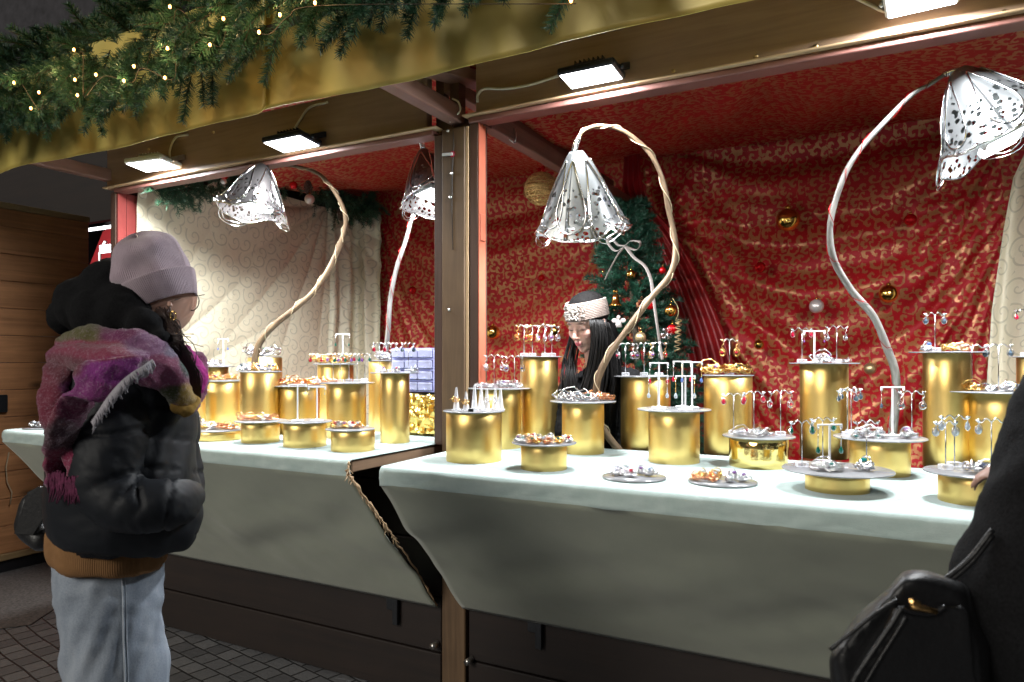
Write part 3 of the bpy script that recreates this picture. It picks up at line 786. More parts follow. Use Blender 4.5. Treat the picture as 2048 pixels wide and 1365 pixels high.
mb = MB(); mb.tube(spline(wire, 200), .0013, 4); mb.build("wire", MAT['twig'], ls)

# ------------------------------------------------------------------ baubles
def bauble(px, py, rp, y, mat, label, ribs=False, plane='y', grp=None, cat="bauble"):
    c = at_y(px, py, y); d = (c - CAM).dot(FWD); r = rp / FPX * d
    T = thing("bauble", label, cat, tuple(c), grp)
    mb = MB()
    if ribs:
        pr = [(r * math.sin(math.pi * i / 24) * (1 + (.05 if i % 2 else -.03)), -r * math.cos(math.pi * i / 24)) for i in range(25)]
        mb.lathe(pr, c, 20)
    else: mb.ball(c, r, n=24)
    mb.build("ball", mat, T)
    mb = MB(); mb.lathe([(0, r * 1.22), (r * .22, r * 1.2), (r * .24, r * .95), (r * .2, r * .93)], c, 12); mb.tube([c + Vector((0, 0, r * 1.2)), c + Vector((r * .15, 0, r * 1.5)), c + Vector((-.1 * r, 0, r * 1.9))], .0012, 5)
    mb.build("cap", MAT['bead_gold'], T)
    return T
for a in ((1576, 440, 23, 4.36, 'bead_gold', "largest shiny gold bauble high on the red curtain"),
          (1821, 440, 12, 4.36, 'bead_red', "red bauble high on the red curtain below the right lamp"),
          (1777, 588, 18, 4.36, 'bead_gold', "gold bauble on the curtain beside the silver branch"),
          (1633, 613, 14, 4.34, 'bead_pearl', "pearl coloured bauble left of the silver branch on the curtain"),
          (1520, 535, 11, 4.36, 'bead_red', "small red bauble on the curtain right of the Christmas tree"),
          (1518, 690, 10, 4.36, 'bead_gold', "small gold bauble above the drum with gold wire bangles"),
          (1740, 738, 12, 4.34, 'bead_matte', "matte gold bauble on the curtain just left of the silver branch"),
          (1083, 556, 7, 4.40, 'bead_red', "tiny red bauble on the curtain between centre post and seller"),
          (1110, 662, 12, 4.38, 'bead_gold', "gold bauble peeking behind the earring stands near the seller"),
          (825, 581, 8, 4.38, 'bead_red', "tiny red bauble on the curtain left of the centre post"),
          (1395, 770, 8, 4.36, 'bead_red', "small red bauble low behind the white T stands")):
    bauble(a[0], a[1], a[2], a[3], MAT[a[4]], a[5])
bauble(986, 665, 14, 4.38, MAT['bead_gold'], "ribbed gold bauble on the curtain right of the centre post", True)
bauble(312, 381, 10, 2.75, MAT['bead_pearl'], "silvery bauble hanging under the left floodlight")
# wicker ball
c = at_y(1082, 378, 3.45); d_ = (c - CAM).dot(FWD); r = 33 / FPX * d_
mb = MB()
for i in range(70):
    M = Matrix.Rotation(rng.random() * 6.28, 3, 'Z') @ Matrix.Rotation(rng.random() * 3.14, 3, 'X')
    mb.tube([c + M @ Vector((r * math.cos(a), r * math.sin(a), 0)) for a in np.linspace(0, 6.28, 30)[:-1]], .0012, 4, closed=True)
for k in range(7):
    z = -.8 * r + k * .27 * r; q = math.sqrt(max(0, r * r - z * z)); mb.tube([c + Vector((q * math.cos(a), q * math.sin(a), z)) for a in np.linspace(0, 6.28, 30)[:-1]], .0028, 5, closed=True)
T = thing("wire_ball", "woven golden wire ball hanging from the tie beam beside the lamp", "ornament", tuple(c)); mb.build("mesh_ball", MAT['gold_glitter'], T)
mb = MB(); mb.tube([c + Vector((0, 0, r)), c + Vector((0, 0, r + .05))], .0012, 4); mb.ball(c + Vector((.012, 0, r + .02)), (.012, .006, .014), n=8); mb.ball(c + Vector((-.01, 0, r + .015)), (.012, .006, .012), n=8); mb.build("red_bow", MAT['bead_red'], T)
# S hooks on tie beam
mb = MB(); q = at_x(1030, 285, -1.47); mb.tube(spline([tuple(q + Vector((0, .0, .06))), tuple(q + Vector((.01, -.01, .02))), tuple(q), tuple(q + Vector((.01, -.03, -.012))), tuple(q + Vector((0, -.05, 0)))], 20), .0035, 6)
o = mb.build("beam_hook", MAT['screw']); setloc(o, tuple(q)); tag(o, "bent wire hook on the tie beam behind the centre post", "hook")
# ------------------------------------------------------------------ Christmas tree
tb = at_y(1283, 760, 3.75); tz = at_y(1250, 412, 3.75); H0 = 1.0
tr = thing("christmas_tree", "dark green Christmas tree with baubles standing behind the seller", "tree", (tb.x, 3.75, .14))
sp = []
for i in range(1300):
    z = .55 + (tz.z - .55) * (1 - (1 - rng.random()) ** 1.0)
    f = (tz.z - z) / (tz.z - .55)
    cx = tb.x + (tz.x - tb.x) * max(0, (z - 1.2) / (tz.z - 1.2))
    a = rng.random() * 6.283; rr = .38 * f ** .8
    q = rr * (.45 + .5 * rng.random())
    sp.append(((cx + q * math.cos(a), 3.75 + q * math.sin(a), z), (math.cos(a), math.sin(a), .15 + .5 * (1 - f)), .10 + .06 * rng.random()))
sprig_mesh("crown", sp, MAT['needles_blue'], 110, .038, .0036, tr)
mb = MB(); mb.tube([(tb.x, 3.75, .16), (tb.x, 3.75, 1.2), (tz.x, 3.75, tz.z)], [.03, .025, .006], 8)
stems(mb, sp); mb.build("trunk", MAT['twig'], tr)
mb = MB(); mb.lathe([(0, 0), (.14, 0), (.15, .03), (.04, .07), (.03, .2)], (tb.x, 3.75, .14), 16); mb.build("tree_foot", MAT['dark_metal'], tr)
yt = 3.36
def tball(px, py, rp, mat, label, y=yt): return bauble(px, py, rp, y, MAT[mat], label)
tball(1262, 549, 9, 'bead_gold', "small gold bauble with pattern in the upper Christmas tree", 3.5)
tball(1300, 610, 10, 'bead_red', "matte red bauble in the middle of the Christmas tree")
tball(1341, 622, 12, 'bead_gold', "gold bauble at the right side of the Christmas tree", 3.45)
tball(1281, 675, 11, 'bead_matte', "champagne bauble low on the Christmas tree above the earrings")
tball(1325, 541, 7, 'bead_red', "dark red bauble behind the crooked branch on the tree", 3.5)
tball(1218, 652, 5, 'bead_red', "tiny red bauble on the tree beside the seller's hair")
tball(1206, 551, 5, 'bead_red', "tiny red bauble at the left edge of the Christmas tree", 3.6)
bauble(1344, 660, 11, 3.45, MAT['bead_red'], "ribbed red heart bauble at the right edge of the tree", True)
# bell
c = at_y(1231, 600, 3.4); mb = MB(); mb.lathe([(.002, .03), (.012, .028), (.016, .01), (.022, -.015), (.034, -.028), (.034, -.031), (0, -.031)], c, 16)
mb.ball(c + Vector((-.006, 0, .042)), .007, n=8); mb.ball(c + Vector((.006, 0, .042)), .007, n=8); o = mb.build("bell", MAT['bead_gold']); setloc(o, tuple(c)); tag(o, "little gold bell ornament on the Christmas tree", "bell")
c = at_y(1237, 643, 3.38); mb = MB(); mb.lathe([(.001, .012), (.012, .0), (.02, -.03), (0, -.03)], c, 12); mb.ball(c + Vector((0, 0, .02)), .011, n=10)
for s in (-1, 1): mb.ball(c + Vector((s * .022, .004, .004)), (.016, .004, .012), n=10)
o = mb.build("angel", MAT['bead_pearl']); setloc(o, tuple(c)); tag(o, "pale angel shaped ornament behind the crooked branch", "ornament")
def ribbon(name, pts, w, mat, label, y, twist=0):
    mb = MB(); P = spline([tuple(at_y(a, b, y + (c if True else 0))) for a, b, c in pts], 60)
    mb.tube(P, w, 8, flat=.08, axis=(1, .3, 0)); o = mb.build(name, mat); setloc(o, tuple(P[0])); tag(o, label, "ribbon"); return o
plain('ribbon_grey', (.52, .46, .43), .5, .1, .2, 120)
bow = thing("ribbon_bow", "greyish pink ribbon bow tied near the top of the tree", "bow", tuple(at_y(1250, 492, 3.42)))
def rb(nm, pts, w, y=3.42):
    mb = MB(); mb.tube(spline([tuple(at_y(a, b, y + c)) for a, b, c in pts], 60), w, 8, flat=.1, axis=(.2, .9, .4)); return mb.build(nm, MAT['ribbon_grey'], bow)
rb("loop", [(1250, 492, 0), (1232, 502, -.02), (1218, 490, -.03), (1216, 478, 0), (1224, 478, .02), (1236, 490, .01), (1250, 492, 0)], .011)
rb("loop", [(1250, 492, 0), (1262, 482, -.02), (1278, 484, -.03), (1280, 492, 0), (1272, 500, .02), (1258, 496, .01), (1250, 492, 0)], .011)
rb("tail", [(1250, 492, 0), (1236, 510, -.03), (1222, 535, -.02), (1210, 560, 0)], .013)
rb("tail", [(1250, 492, 0), (1268, 515, -.03), (1290, 533, -.05), (1302, 560, -.07), (1306, 590, -.1), (1313, 640, -.1), (1320, 690, -.06), (1325, 720, -.05)], .013)
# curled golden ribbon
mb = MB(); P = []
for i in range(140):
    f = i / 139
    if f < .3: q = at_y(1345 + 12 * math.sin(f * 9), 597 + 150 * f, 3.42)
    else: q = at_y(1357 - 3 * (f - .3), 640 + 90 * (f - .3), 3.42) + Vector((.014 * math.cos(f * 60), .014 * math.sin(f * 60), 0))
    P.append(q)
mb.tube(P, .004, 6, flat=.3); o = mb.build("curling_ribbon", MAT['bead_matte']); setloc(o, tuple(P[0])); tag(o, "curled champagne ribbon spiralling down the right side of the tree", "ribbon")
# snowflake
c = at_y(1333, 668, 3.30); mb = MB()
for k in range(6):
    a = math.pi * k / 3; u = RGT * math.cos(a) + UP * math.sin(a); v = RGT * -math.sin(a) + UP * math.cos(a)
    mb.tube([c, c + u * .032], .0022, 5)
    for s in (-1, 1): mb.tube([c + u * .018, c + u * .027 + v * s * .011], .0018, 5)
o = mb.build("snowflake", MAT['silver']); setloc(o, tuple(c)); tag(o, "glittering silver snowflake ornament on the ribbon end", "snowflake")
# ------------------------------------------------------------------ garland along the top of the cream curtain
g = thing("fir_garland", "dark fir garland with cones swagged above the cream curtain", "garland", tuple(at_x(560, 360, -3.68)))
cl = [at_x(x, y, -3.62) for x, y in ((318, 372), (360, 382), (400, 372), (450, 350), (500, 335), (545, 335), (590, 345), (630, 365), (665, 395), (695, 410), (725, 415), (742, 400))]
cl = spline([tuple(p) for p in cl], 90); sp = []
for i in range(420):
    k = int(rng.random() * 89); p = cl[k] + .04 * rng.normal(size=3) * np.array([.5, 1, 1]); r_ = 1.0 if k > 40 else .6
    d = rng.normal(size=3); d[0] = abs(d[0]) * .8; d[2] -= .3
    sp.append((p, d, (.09 + .06 * rng.random()) * r_))
sprig_mesh("needles", sp, MAT['needles'], 120, .036, .0034, g)
mb = MB(); mb.tube(cl, .012, 6); stems(mb, sp); mb.build("twigs", MAT['twig'], g)
plain('cone_brown', (.10, .06, .045), .7)
for (px, py) in ((616, 376), (682, 428)):
    c = at_x(px, py, -3.45); mb = MB()
    for k in range(60):
        z = .045 - .09 * k / 60; a = k * 2.4; r = .026 * math.sin(math.pi * (k + 5) / 68) ** .7
        mb.ball(c + Vector((r * math.cos(a), r * math.sin(a), z)), (.008, .008, .0035), Matrix.Rotation(a, 3, 'Z') @ Matrix.Rotation(.5, 3, 'Y'), n=6)
    mb.ball(c, (.018, .018, .042), n=10); o = mb.build("pine_cone", MAT['cone_brown']); setloc(o, tuple(c)); tag(o, "pine cone in the garland " + ("above the pearl bauble" if px < 650 else "nearest the end of the cream curtain"), "pine cone")
for (px, py, rp, m, lb) in ((619, 399, 10, 'bead_pearl', "pearl bauble below the pine cone in the inner garland"), (587, 371, 8, 'bead_red', "shiny red bauble in the inner garland beside the lamp"), (448, 352, 8, 'bead_red', "red bauble at the left of the inner garland under the fascia"), (447, 363, 6, 'bead_pearl', "tiny pearl bauble hanging in the inner garland at left")):
    c = at_x(px, py, -3.42); bauble(px, py, rp, c.y, MAT[m], lb)

# ================================================================== branch lamps
def shade(px, py, d, axis, L, Rb, mat, label, branch, bmat, wrapmat, power, brad, seed, T, led_off=0.0, petals=3, phase=0, back=.6):
    axis = (RGT * axis[0] + FWD * axis[1] + UP * axis[2]).normalized()
    apex = at_d(px, py, d); _, u, v = frame_of(axis)
    def S(th, t, off=0):
        l = L * t * (1 + .07 * math.sin(petals * th + phase) * t + .02 * math.sin(7 * th + seed) * t)
        r = Rb * (.10 + .9 * t ** .82) * (1 + .05 * math.sin(2 * th + seed) * t) + off + (.02 * Rb * math.sin(5 * th + 5 * t) * t)
        if t > .85: r += .05 * Rb * (t - .85) / .15
        return apex + axis * l + u * (r * math.cos(th)) + v * (r * math.sin(th))
    root = thing("branch_lamp", label, "lamp", tuple(T))
    mb = MB(); mb.grid(lambda a, b: S(a * 2 * math.pi, .02 + .98 * b), 96, 34); o = mb.build("lamp_shade", mat, root)
    s = o.modifiers.new("t", 'SOLIDIFY'); s.thickness = .0022
    mb = MB()
    r2 = random.Random(seed)
    for k in range(7):
        t0 = k * 2 * math.pi / 7 + .4 * r2.random(); wd = .38 + .3 * r2.random()
        pts = [S(t0 + wd * math.sin(q) * (.4 + .6 * (.5 - .5 * math.cos(q))), .60 - .46 * math.cos(q) * (1 + .05 * r2.random()) if k % 2 else .52 - .40 * math.cos(q), .006) for q in np.linspace(0, 2 * math.pi, 40)[:-1]]
        mb.tube(pts, .0026, 6, closed=True)
        if k % 2: mb.tube([S(t0 + (wd + .06) * math.sin(q) * (.4 + .6 * (.5 - .5 * math.cos(q))), .62 - .50 * math.cos(q), .008) for q in np.linspace(0, 2 * math.pi, 40)[:-1]], .0022, 6, closed=True)
    mb.tube([S(a, 1.0, .001) for a in np.linspace(0, 2 * math.pi, 90)[:-1]], .0028, 6, closed=True)
    mb.tube([S(a, .985, .004 + .003 * math.sin(a * 24)) for a in np.linspace(0, 2 * math.pi, 200)[:-1]], .002, 5, closed=True)
    mb.build("wire_trim", MAT['silver'], root)
    # branch
    P = spline([tuple(at_d(x, y, dd)) + (r_,) for x, y, dd, r_ in branch], 150)
    for i in range(150): P[i, :3] += .004 * np.array([nz((i * .06, 0, seed)), nz((i * .06, 5, seed)), nz((i * .06, 9, seed))])
    mb = MB(); mb.tube(P, [q * (1 + .12 * nz((i * .12, 3, seed))) for i, q in enumerate(P[:, 3])], 12); mb.build("branch", bmat, root)
    mb = MB(); hel = []
    for i in range(600):
        k = i / 599 * 149; a = int(min(148, k)); f = k - a; p = P[a] * (1 - f) + P[a + 1] * f
        tv = Vector(P[a + 1, :3] - P[a, :3]); _, uu, vv = frame_of(tv) if tv.length > 1e-7 else (None, RGT, UP)
        an = k * .42 + 1.2 * nz((k * .05, 2, seed)); rr = p[3] * 1.12 + .002
        hel.append(Vector(p[:3]) + uu * rr * math.cos(an) + vv * rr * math.sin(an))
    mb.tube(hel, .0018 if wrapmat is MAT['cable_tape'] else .001, 5); mb.build("cord_wrap", wrapmat, root)
    # tight winding near the apex
    mb = MB(); h2 = []
    k0 = 0
    for i in range(260):
        k = i / 260 * 12; a = int(k); f = k - a; p = P[a] * (1 - f) + P[a + 1] * f; tv = Vector(P[a + 1, :3] - P[a, :3]); _, uu, vv = frame_of(tv)
        an = k * 4.0; rr = p[3] + .003; h2.append(Vector(p[:3]) + uu * rr * math.cos(an) + vv * rr * math.sin(an))
    mb.tube(h2, .003, 6); mb.build("collar", MAT['silver'], root)
    # led panel inside
    c = apex + axis * (L * (.93 + led_off)); M = Matrix((u, v, axis)).transposed()
    mb = MB(); mb.box(c - axis * .014, (Rb * 1.0, Rb * .62, .024), M, bev=.004); mb.build("lamp_body", MAT['white_plastic'], root)
    mb = MB(); mb.box(c, (Rb * .92, Rb * .55, .003), M); mb.build("led_panel", MAT['led_face'], root)
    Lt = bpy.data.lights.new("lamp_light", 'AREA'); Lt.shape = 'RECTANGLE'; Lt.size = Rb * .9; Lt.size_y = Rb * .5; Lt.energy = power; Lt.color = (.95, .98, 1)
    lo = bpy.data.objects.new("lamp_light", Lt); COL.objects.link(lo); lo.parent = root
    lo.location = c + axis * .006 - Vector(root.location); lo.rotation_euler = (-(axis + FWD * back)).to_track_quat('Z', 'Y').to_euler()
    return root
BR = lambda L, d0, d1, r0, r1: [(x, y, d0 + (d1 - d0) * i / (len(L) - 1), r0 + (r1 - r0) * i / (len(L) - 1)) for i, (x, y) in enumerate(L)]
shade(1152, 300, 2.62, (.12, .30, -1), .30, .168, MAT['shade_white'], "pierced white metal lamp on a crooked branch arching beside the seller",
      BR([(1148, 308), (1152, 285), (1168, 262), (1205, 252), (1252, 266), (1300, 308), (1325, 360), (1337, 420), (1352, 490), (1342, 545), (1300, 598), (1250, 665), (1210, 725), (1193, 775), (1195, 830), (1215, 872), (1250, 915)], 2.62, 2.80, .0058, .0155),
      MAT['branch_bark'], MAT['cable_tape'], 18, 0, 3, at_d(1250, 915, 2.8), 0, 3, .6)
shade(1915, 140, 2.25, (.42, -.22, -1), .27, .175, MAT['shade_white'], "pierced white metal lamp on a silvery branch at the far right",
      BR([(1918, 140), (1895, 148), (1860, 168), (1832, 183), (1790, 222), (1732, 285), (1693, 342), (1672, 400), (1660, 460), (1668, 520), (1702, 580), (1745, 632), (1772, 690), (1790, 740), (1792, 800), (1785, 870)], 2.25, 2.42, .0055, .0145),
      MAT['branch_silver'], MAT['bead_red'], 28, 0, 7, at_d(1785, 870, 2.42), .1, 3, 2.2)
shade(527, 328, 3.45, (-.20, -.10, -1), .25, .165, MAT['shade_dark'], "dark pierced metal lamp arching in front of the cream curtain",
      BR([(528, 328), (545, 330), (600, 335), (642, 352), (672, 388), (690, 430), (688, 470), (665, 522), (630, 580), (592, 615), (545, 655), (518, 690), (508, 740)], 3.45, 3.75, .006, .018),
      MAT['branch_bark'], MAT['cable_tape'], 34, 0, 11, at_d(508, 740, 3.75), -.05, 3, 1.0)
shade(846, 300, 3.45, (.22, -.14, -1), .27, .165, MAT['shade_dark'], "dark pierced metal lamp half hidden by the centre post",
      BR([(846, 298), (842, 282), (850, 300), (862, 340), (850, 380), (826, 430), (812, 480), (795, 530), (782, 590), (776, 660), (770, 720), (768, 780)], 3.45, 3.7, .007, .014),
      MAT['branch_silver'], MAT['bead_red'], 24, 0, 19, at_d(768, 780, 3.7), -.05, 3, 3.4)
# ================================================================== drums and jewellery
D_ = CAMZ - CT
PED = {}
def drum(key, cx, w, top, by, dw, phrase, label, mat='gold_foil', dcx=0, plate=True, grp="gold drums on the counters"):
    df = D_ * FPX / (by - HOR)
    r = w / 2 * df / (FPX - w / 2); dc = df + r
    c = CAM + ray(cx, HOR) * dc; c.z = CT + .001
    zt = CAMZ - (top - HOR) / FPX * dc
    rp = dw / 2 / FPX * dc
    T = thing("display_drum", label, "display drum", tuple(c), grp)
    mb = MB(); h = zt - .004
    a0 = rng.random() * 6.28
    wob = 1
    mb.lathe([(0, c.z), (r - .002, c.z), (r, c.z + .003), (r, c.z + (h - c.z) * .33), (r, c.z + (h - c.z) * .66), (r, h - .002), (r - .002, h - .0005), (0, h - .0005)], (c.x, c.y, 0), 64)
    # seam of the foil
    body = mb.build("drum", MAT[mat], T)
    if plate:
        pc = c + RGT * (dcx / FPX * dc)
        mb = MB(); mb.lathe([(0, h), (rp - .001, h), (rp, h + .001), (rp, h + .003), (rp - .001, h + .004), (0, h + .004)], (pc.x, pc.y, 0), 72)
        mb.build("plate", MAT['plate_grey'], T)
    PED[key] = dict(c=c, d=dc, z=zt, cx=cx, r=rp, phrase=phrase)
    return T
drum('L1', 383, 52, 780, 864, 66, "the drum half hidden by the scarf", "gold drum half hidden behind the customer's scarf")
drum('L3b', 426, 58, 733, 846, 84, "the far drum behind the customer", "far gold drum at the left rear carrying a white T stand")
drum('L2', 444, 74, 761, 857, 83, "the wide drum behind the low oval drum", "broad gold drum holding a row of copper rings")
drum('L3c', 530, 66, 714, 851, 62, "the far drum with big silver bangles", "far gold drum with two big silver bangles, behind the tallest left drum")
drum('L3', 521, 78, 743, 874, 82, "the tall drum under the cream folds", "tall gold drum with dark ringed plate in the left bay")
drum('L5', 671, 70, 728, 856, 88, "the far drum behind the earring stands", "far gold drum with a white T stand before the cream curtain")
drum('L4', 598, 80, 771, 872, 104, "the drum with tangled copper bangles", "gold drum with tangled copper bangles behind two white T stands")
drum('L6', 693, 77, 765, 881, 110, "the drum with five earring stands", "gold drum crowded with earring stands in the left bay")
drum('L7', 772, 68, 721, 866, 72, "the half hidden drum beside the drawers", "gold drum behind the right end drum next to the lilac drawers")
drum('L8', 790, 58, 745, 890, 98, "the slim drum at the counter end", "slim tall gold drum at the right end of the left counter", dcx=0)
drum('L9', 368, 46, 846, 880, 96, "the low drum at the customer's elbow", "low gold drum almost hidden by the customer's jacket")
drum('L10', 436, 92, 859, 886, 92, "the lowest drum of the left counter", "lowest gold drum of the left counter with wire rosettes")
drum('L11', 521, 74, 841, 890, 100, "the low drum right of the rosettes", "low gold drum with small copper rings, right of the lowest drum")
drum('L12', 610, 84, 842, 899, 106, "the low drum with two T stands", "low gold drum carrying two white T stands")
drum('L13', 706, 86, 857, 908, 98, "the front drum at the left counter end", "low gold drum nearest the front edge of the left counter", dcx=-5)
drum('R3', 1078, 76, 713, 896, 94, "the tall drum beside the seller", "tallest gold drum left of the seller with spiral earrings")
drum('R2', 998, 88, 776, 902, 125, "the drum behind the ring cones", "gold drum with a wide plate behind the ring cone drum")
drum('R1', 948, 111, 821, 931, 123, "the drum with clear ring cones", "wide gold drum by the centre post topped with clear ring cones")
drum('R5', 1166, 84, 802, 913, 132, "the drum before the seller", "gold drum with a wide plate right in front of the seller")
drum('R4', 1088, 92, 884, 947, 130, "the low drum with small rings", "low gold drum with a ring of small coloured rings on its plate")
drum('R6', 1291, 98, 752, 903, 118, "the drum under the snowflake", "tall gold drum with red gem earrings below the snowflake", dcx=-4)
drum('R7', 1348, 100, 818, 933, 145, "the drum crowded with white T stands", "gold drum crowded with white T stands and long drops")
drum('R8', 1456, 93, 750, 914, 100, "the drum with gold wire bangles", "tall gold drum with gold wire bangles on top")
drum('R10', 1648, 90, 726, 922, 131, "the tallest drum in mid bay", "tallest slim gold drum against the red curtain in the right bay")
drum('R9', 1517, 113, 871, 943, 139, "the shiny mirror-like drum", "low mirror bright gold drum with red jewellery", mat='gold_foil_shiny')
drum('R12', 1759, 110, 874, 959, 170, "the dented drum below the silver branch", "gold drum with a wide plate below the silvery branch")
drum('R13', 1893, 83, 704, 942, 134, "the tall drum by the right curtain", "tall slim gold drum near the right cream curtain")
drum('R14', 1995, 125, 782, 950, 205, "the broad drum at the far right", "broad gold drum with a very wide plate at the far right")
drum('R11', 1674, 119, 938, 994, 207, "the low front drum with teal rings", "low gold drum with teal rings under the widest plate")
drum('R15', 1946, 122, 943, 1019, 176, "the low drum beside the black sleeve", "low gold drum with clear drops beside the black sleeve")
drum('R16', 2075, 70, 713, 925, 84, "the tall drum at the picture edge", "tall gold drum cut off by the right picture edge")
def tray(key, cx, cy, w, phrase, label):
    c = at_z(cx, cy, CT + .0065); d = (c - CAM).dot(FWD); r = w / 2 / FPX * d
    mb = MB(); mb.lathe([(0, 0), (r, 0), (r, .003), (0, .003)], c, 64); o = mb.build("display_plate", MAT['plate_grey']); setloc(o, tuple(c)); tag(o, label, "plate")
    PED[key] = dict(c=c, d=d, z=c.z + .003, cx=cx, r=r, phrase=phrase)
tray('F1', 1268, 955, 126, "the flat plate left of the gold rings", "grey round plate with silver and red rings lying on the counter")
tray('F2', 1445, 964, 134, "the flat plate below the mirror drum", "grey round plate with gold and silver rings lying on the counter")
tray('F3', 78, 857, 56, "the flat plate at the far left", "small grey plate at the far left end of the counter")

# prototypes ------------------------------------------------------------
PROTO = {}
def proto_root(kind, name, cat):
    T = thing(name, None, cat); return T
def loopy(mb, n, r, wire, h, seed, tall=.5):
    q = random.Random(seed)
    for k in range(n):
        rr = r * (.55 + .5 * q.random()); M = Matrix.Rotation(q.random() * 6.28, 3, 'Z') @ Matrix.Rotation((q.random() - .5) * 2 * tall, 3, 'X')
        cx, cy = (q.random() - .5) * r * .8, (q.random() - .5) * r * .5
        pts = [M @ Vector((rr * math.cos(a), rr * .72 * math.sin(a), .12 * rr * math.sin(3 * a + k))) + Vector((cx, cy, 0)) for a in np.linspace(0, 6.28, 26)[:-1]]
        zm = min(p.z for p in pts); pts = [p + Vector((0, 0, -zm + wire + h * q.random())) for p in pts]
        mb.tube(pts, wire, 6, closed=True)
GM = {'red': 'gem_red', 'green': 'gem_green', 'blue': 'gem_blue', 'clear': 'gem_clear', 'purple': 'gem_purple', 'dark': 'gem_dark', 'orange': 'gem_orange', 'teal': 'gem_teal'}
WM = {'silver': 'silver', 'gold': 'gold_wire', 'copper': 'copper_wire'}
def gemball(mb, c, r):
    c = Vector(c); mb.lathe([(0, -.6 * r), (.6 * r, -.45 * r), (r, 0), (.75 * r, .45 * r), (.45 * r, .6 * r), (0, .6 * r)], c, 8, smooth=False)
def get(kind, metal, gm, v=0):
    key = (kind, metal, gm, v)
    if key in PROTO: return PROTO[key], False
    m = MAT[WM.get(metal, 'silver')]
    if kind == 'bangle':
        T = thing("wire_bangle", None, "bangle"); mb = MB(); loopy(mb, 8, .030, .0016, .006, v + 1, .75); mb.build("wire", m, T)
        mb = MB(); gemball(mb, (.004, -.012, .020), .0056); mb.build("stone", MAT[GM[gm]], T)
    elif kind == 'ring':
        T = thing("wire_ring", None, "ring"); mb = MB(); loopy(mb, 6, .0125, .0011, .005, v + 11, .9)
        mb.tube([Vector((.009 * math.cos(a), 0, .010 + .009 * math.sin(a))) for a in np.linspace(0, 6.28, 20)[:-1]], .0012, 5, closed=True); mb.build("band", m, T)
        mb = MB(); gemball(mb, (0, -.004, .014), .0046); mb.build("stone", MAT[GM[gm]], T)
    elif kind == 'spiral':      # hanging, origin at the hook
        T = thing("spiral_earring", None, "earring"); mb = MB(); mb.ball((0, 0, .001), .0042, n=8)
        P = [(0, 0, 0), (.006, 0, -.012), (-.003, 0, -.022), (.004, 0, -.030)]
        P += [(.012 * math.sin(a) , .002, -.046 + .014 * math.cos(a)) for a in np.linspace(.3, 6.0, 14)]
        P += [(.008 * math.sin(a) + .001, -.002, -.048 + .009 * math.cos(a)) for a in np.linspace(.3, 6.0, 10)]
        mb.tube(spline(P, 90), .0015, 6); mb.build("wire", m, T)
        mb = MB(); gemball(mb, (0, -.004, -.047), .0062); mb.build("stone", MAT[GM[gm]], T)
    elif kind == 'drop':
        T = thing("drop_earring", None, "earring"); mb = MB(); mb.ball((0, 0, .001), .0048, n=10)
        mb.tube([(0, 0, 0), (.001, 0, -.010)], .0012, 5)
        mb.tube([(.0085 * math.sin(a), 0, -.020 + .011 * math.cos(a)) for a in np.linspace(0, 6.28, 20)[:-1]], .0011, 5, closed=True); mb.build("wire", m, T)
        mb = MB(); mb.lathe([(.0005, -.010), (.003, -.014), (.0068, -.021), (.006, -.027), (.002, -.030), (0, -.030)], (0, 0, 0), 8, smooth=False); mb.build("stone", MAT[GM[gm]], T)
    else:  # long drop
        T = thing("long_earring", None, "earring"); mb = MB(); mb.ball((0, 0, 0), .003, n=8); mb.tube([(0, 0, 0), (0, 0, -.05)], .0013, 5); mb.build("wire", m, T)
        mb = MB(); mb.lathe([(.0005, -.048), (.003, -.052), (.0065, -.060), (.0058, -.066), (.002, -.069), (0, -.069)], (0, 0, 0), 8, smooth=False); mb.build("stone", MAT[GM[gm]], T)
    PROTO[key] = T
    return T, True
USED = {}
ITEMS = []
def place(kind, metal, gm, loc, rz=0, s=1.0, v=0, ry=0):
    T, new = get(kind, metal, gm, v)
    o = T if new else copy_tree(T)
    o.location = loc; o.rotation_euler = (ry, 0, rz); o.scale = (s, s, s); return o
def spot(ped, px, dd):
    p = PED[ped]; c = p['c'] + RGT * ((px - p['cx']) / FPX * p['d']) + FWD * dd; return Vector((c.x, c.y, p['z'] + .0005))
def note(o, ped, desc, px, group): ITEMS.append((o, ped, desc, px, group))
STONE = {'red': 'red', 'green': 'green', 'blue': 'blue', 'clear': 'clear', 'purple': 'violet', 'dark': 'dark', 'orange': 'orange', 'teal': 'teal'}
def ring(ped, px, dd, kind='bangle', metal='silver', gm='clear', s=1.0, v=None):
    v = rng.integers(0, 3) if v is None else v
    o = place(kind, metal, gm, spot(ped, px, dd), YAW + .6 * rng.normal(), s * (1.25 if kind == 'bangle' else 1.1), int(v))
    note(o, ped, f"{metal} wire {kind} with {STONE[gm]} stone", px, "wire rings and bangles on the plates"); return o
STAND = {}
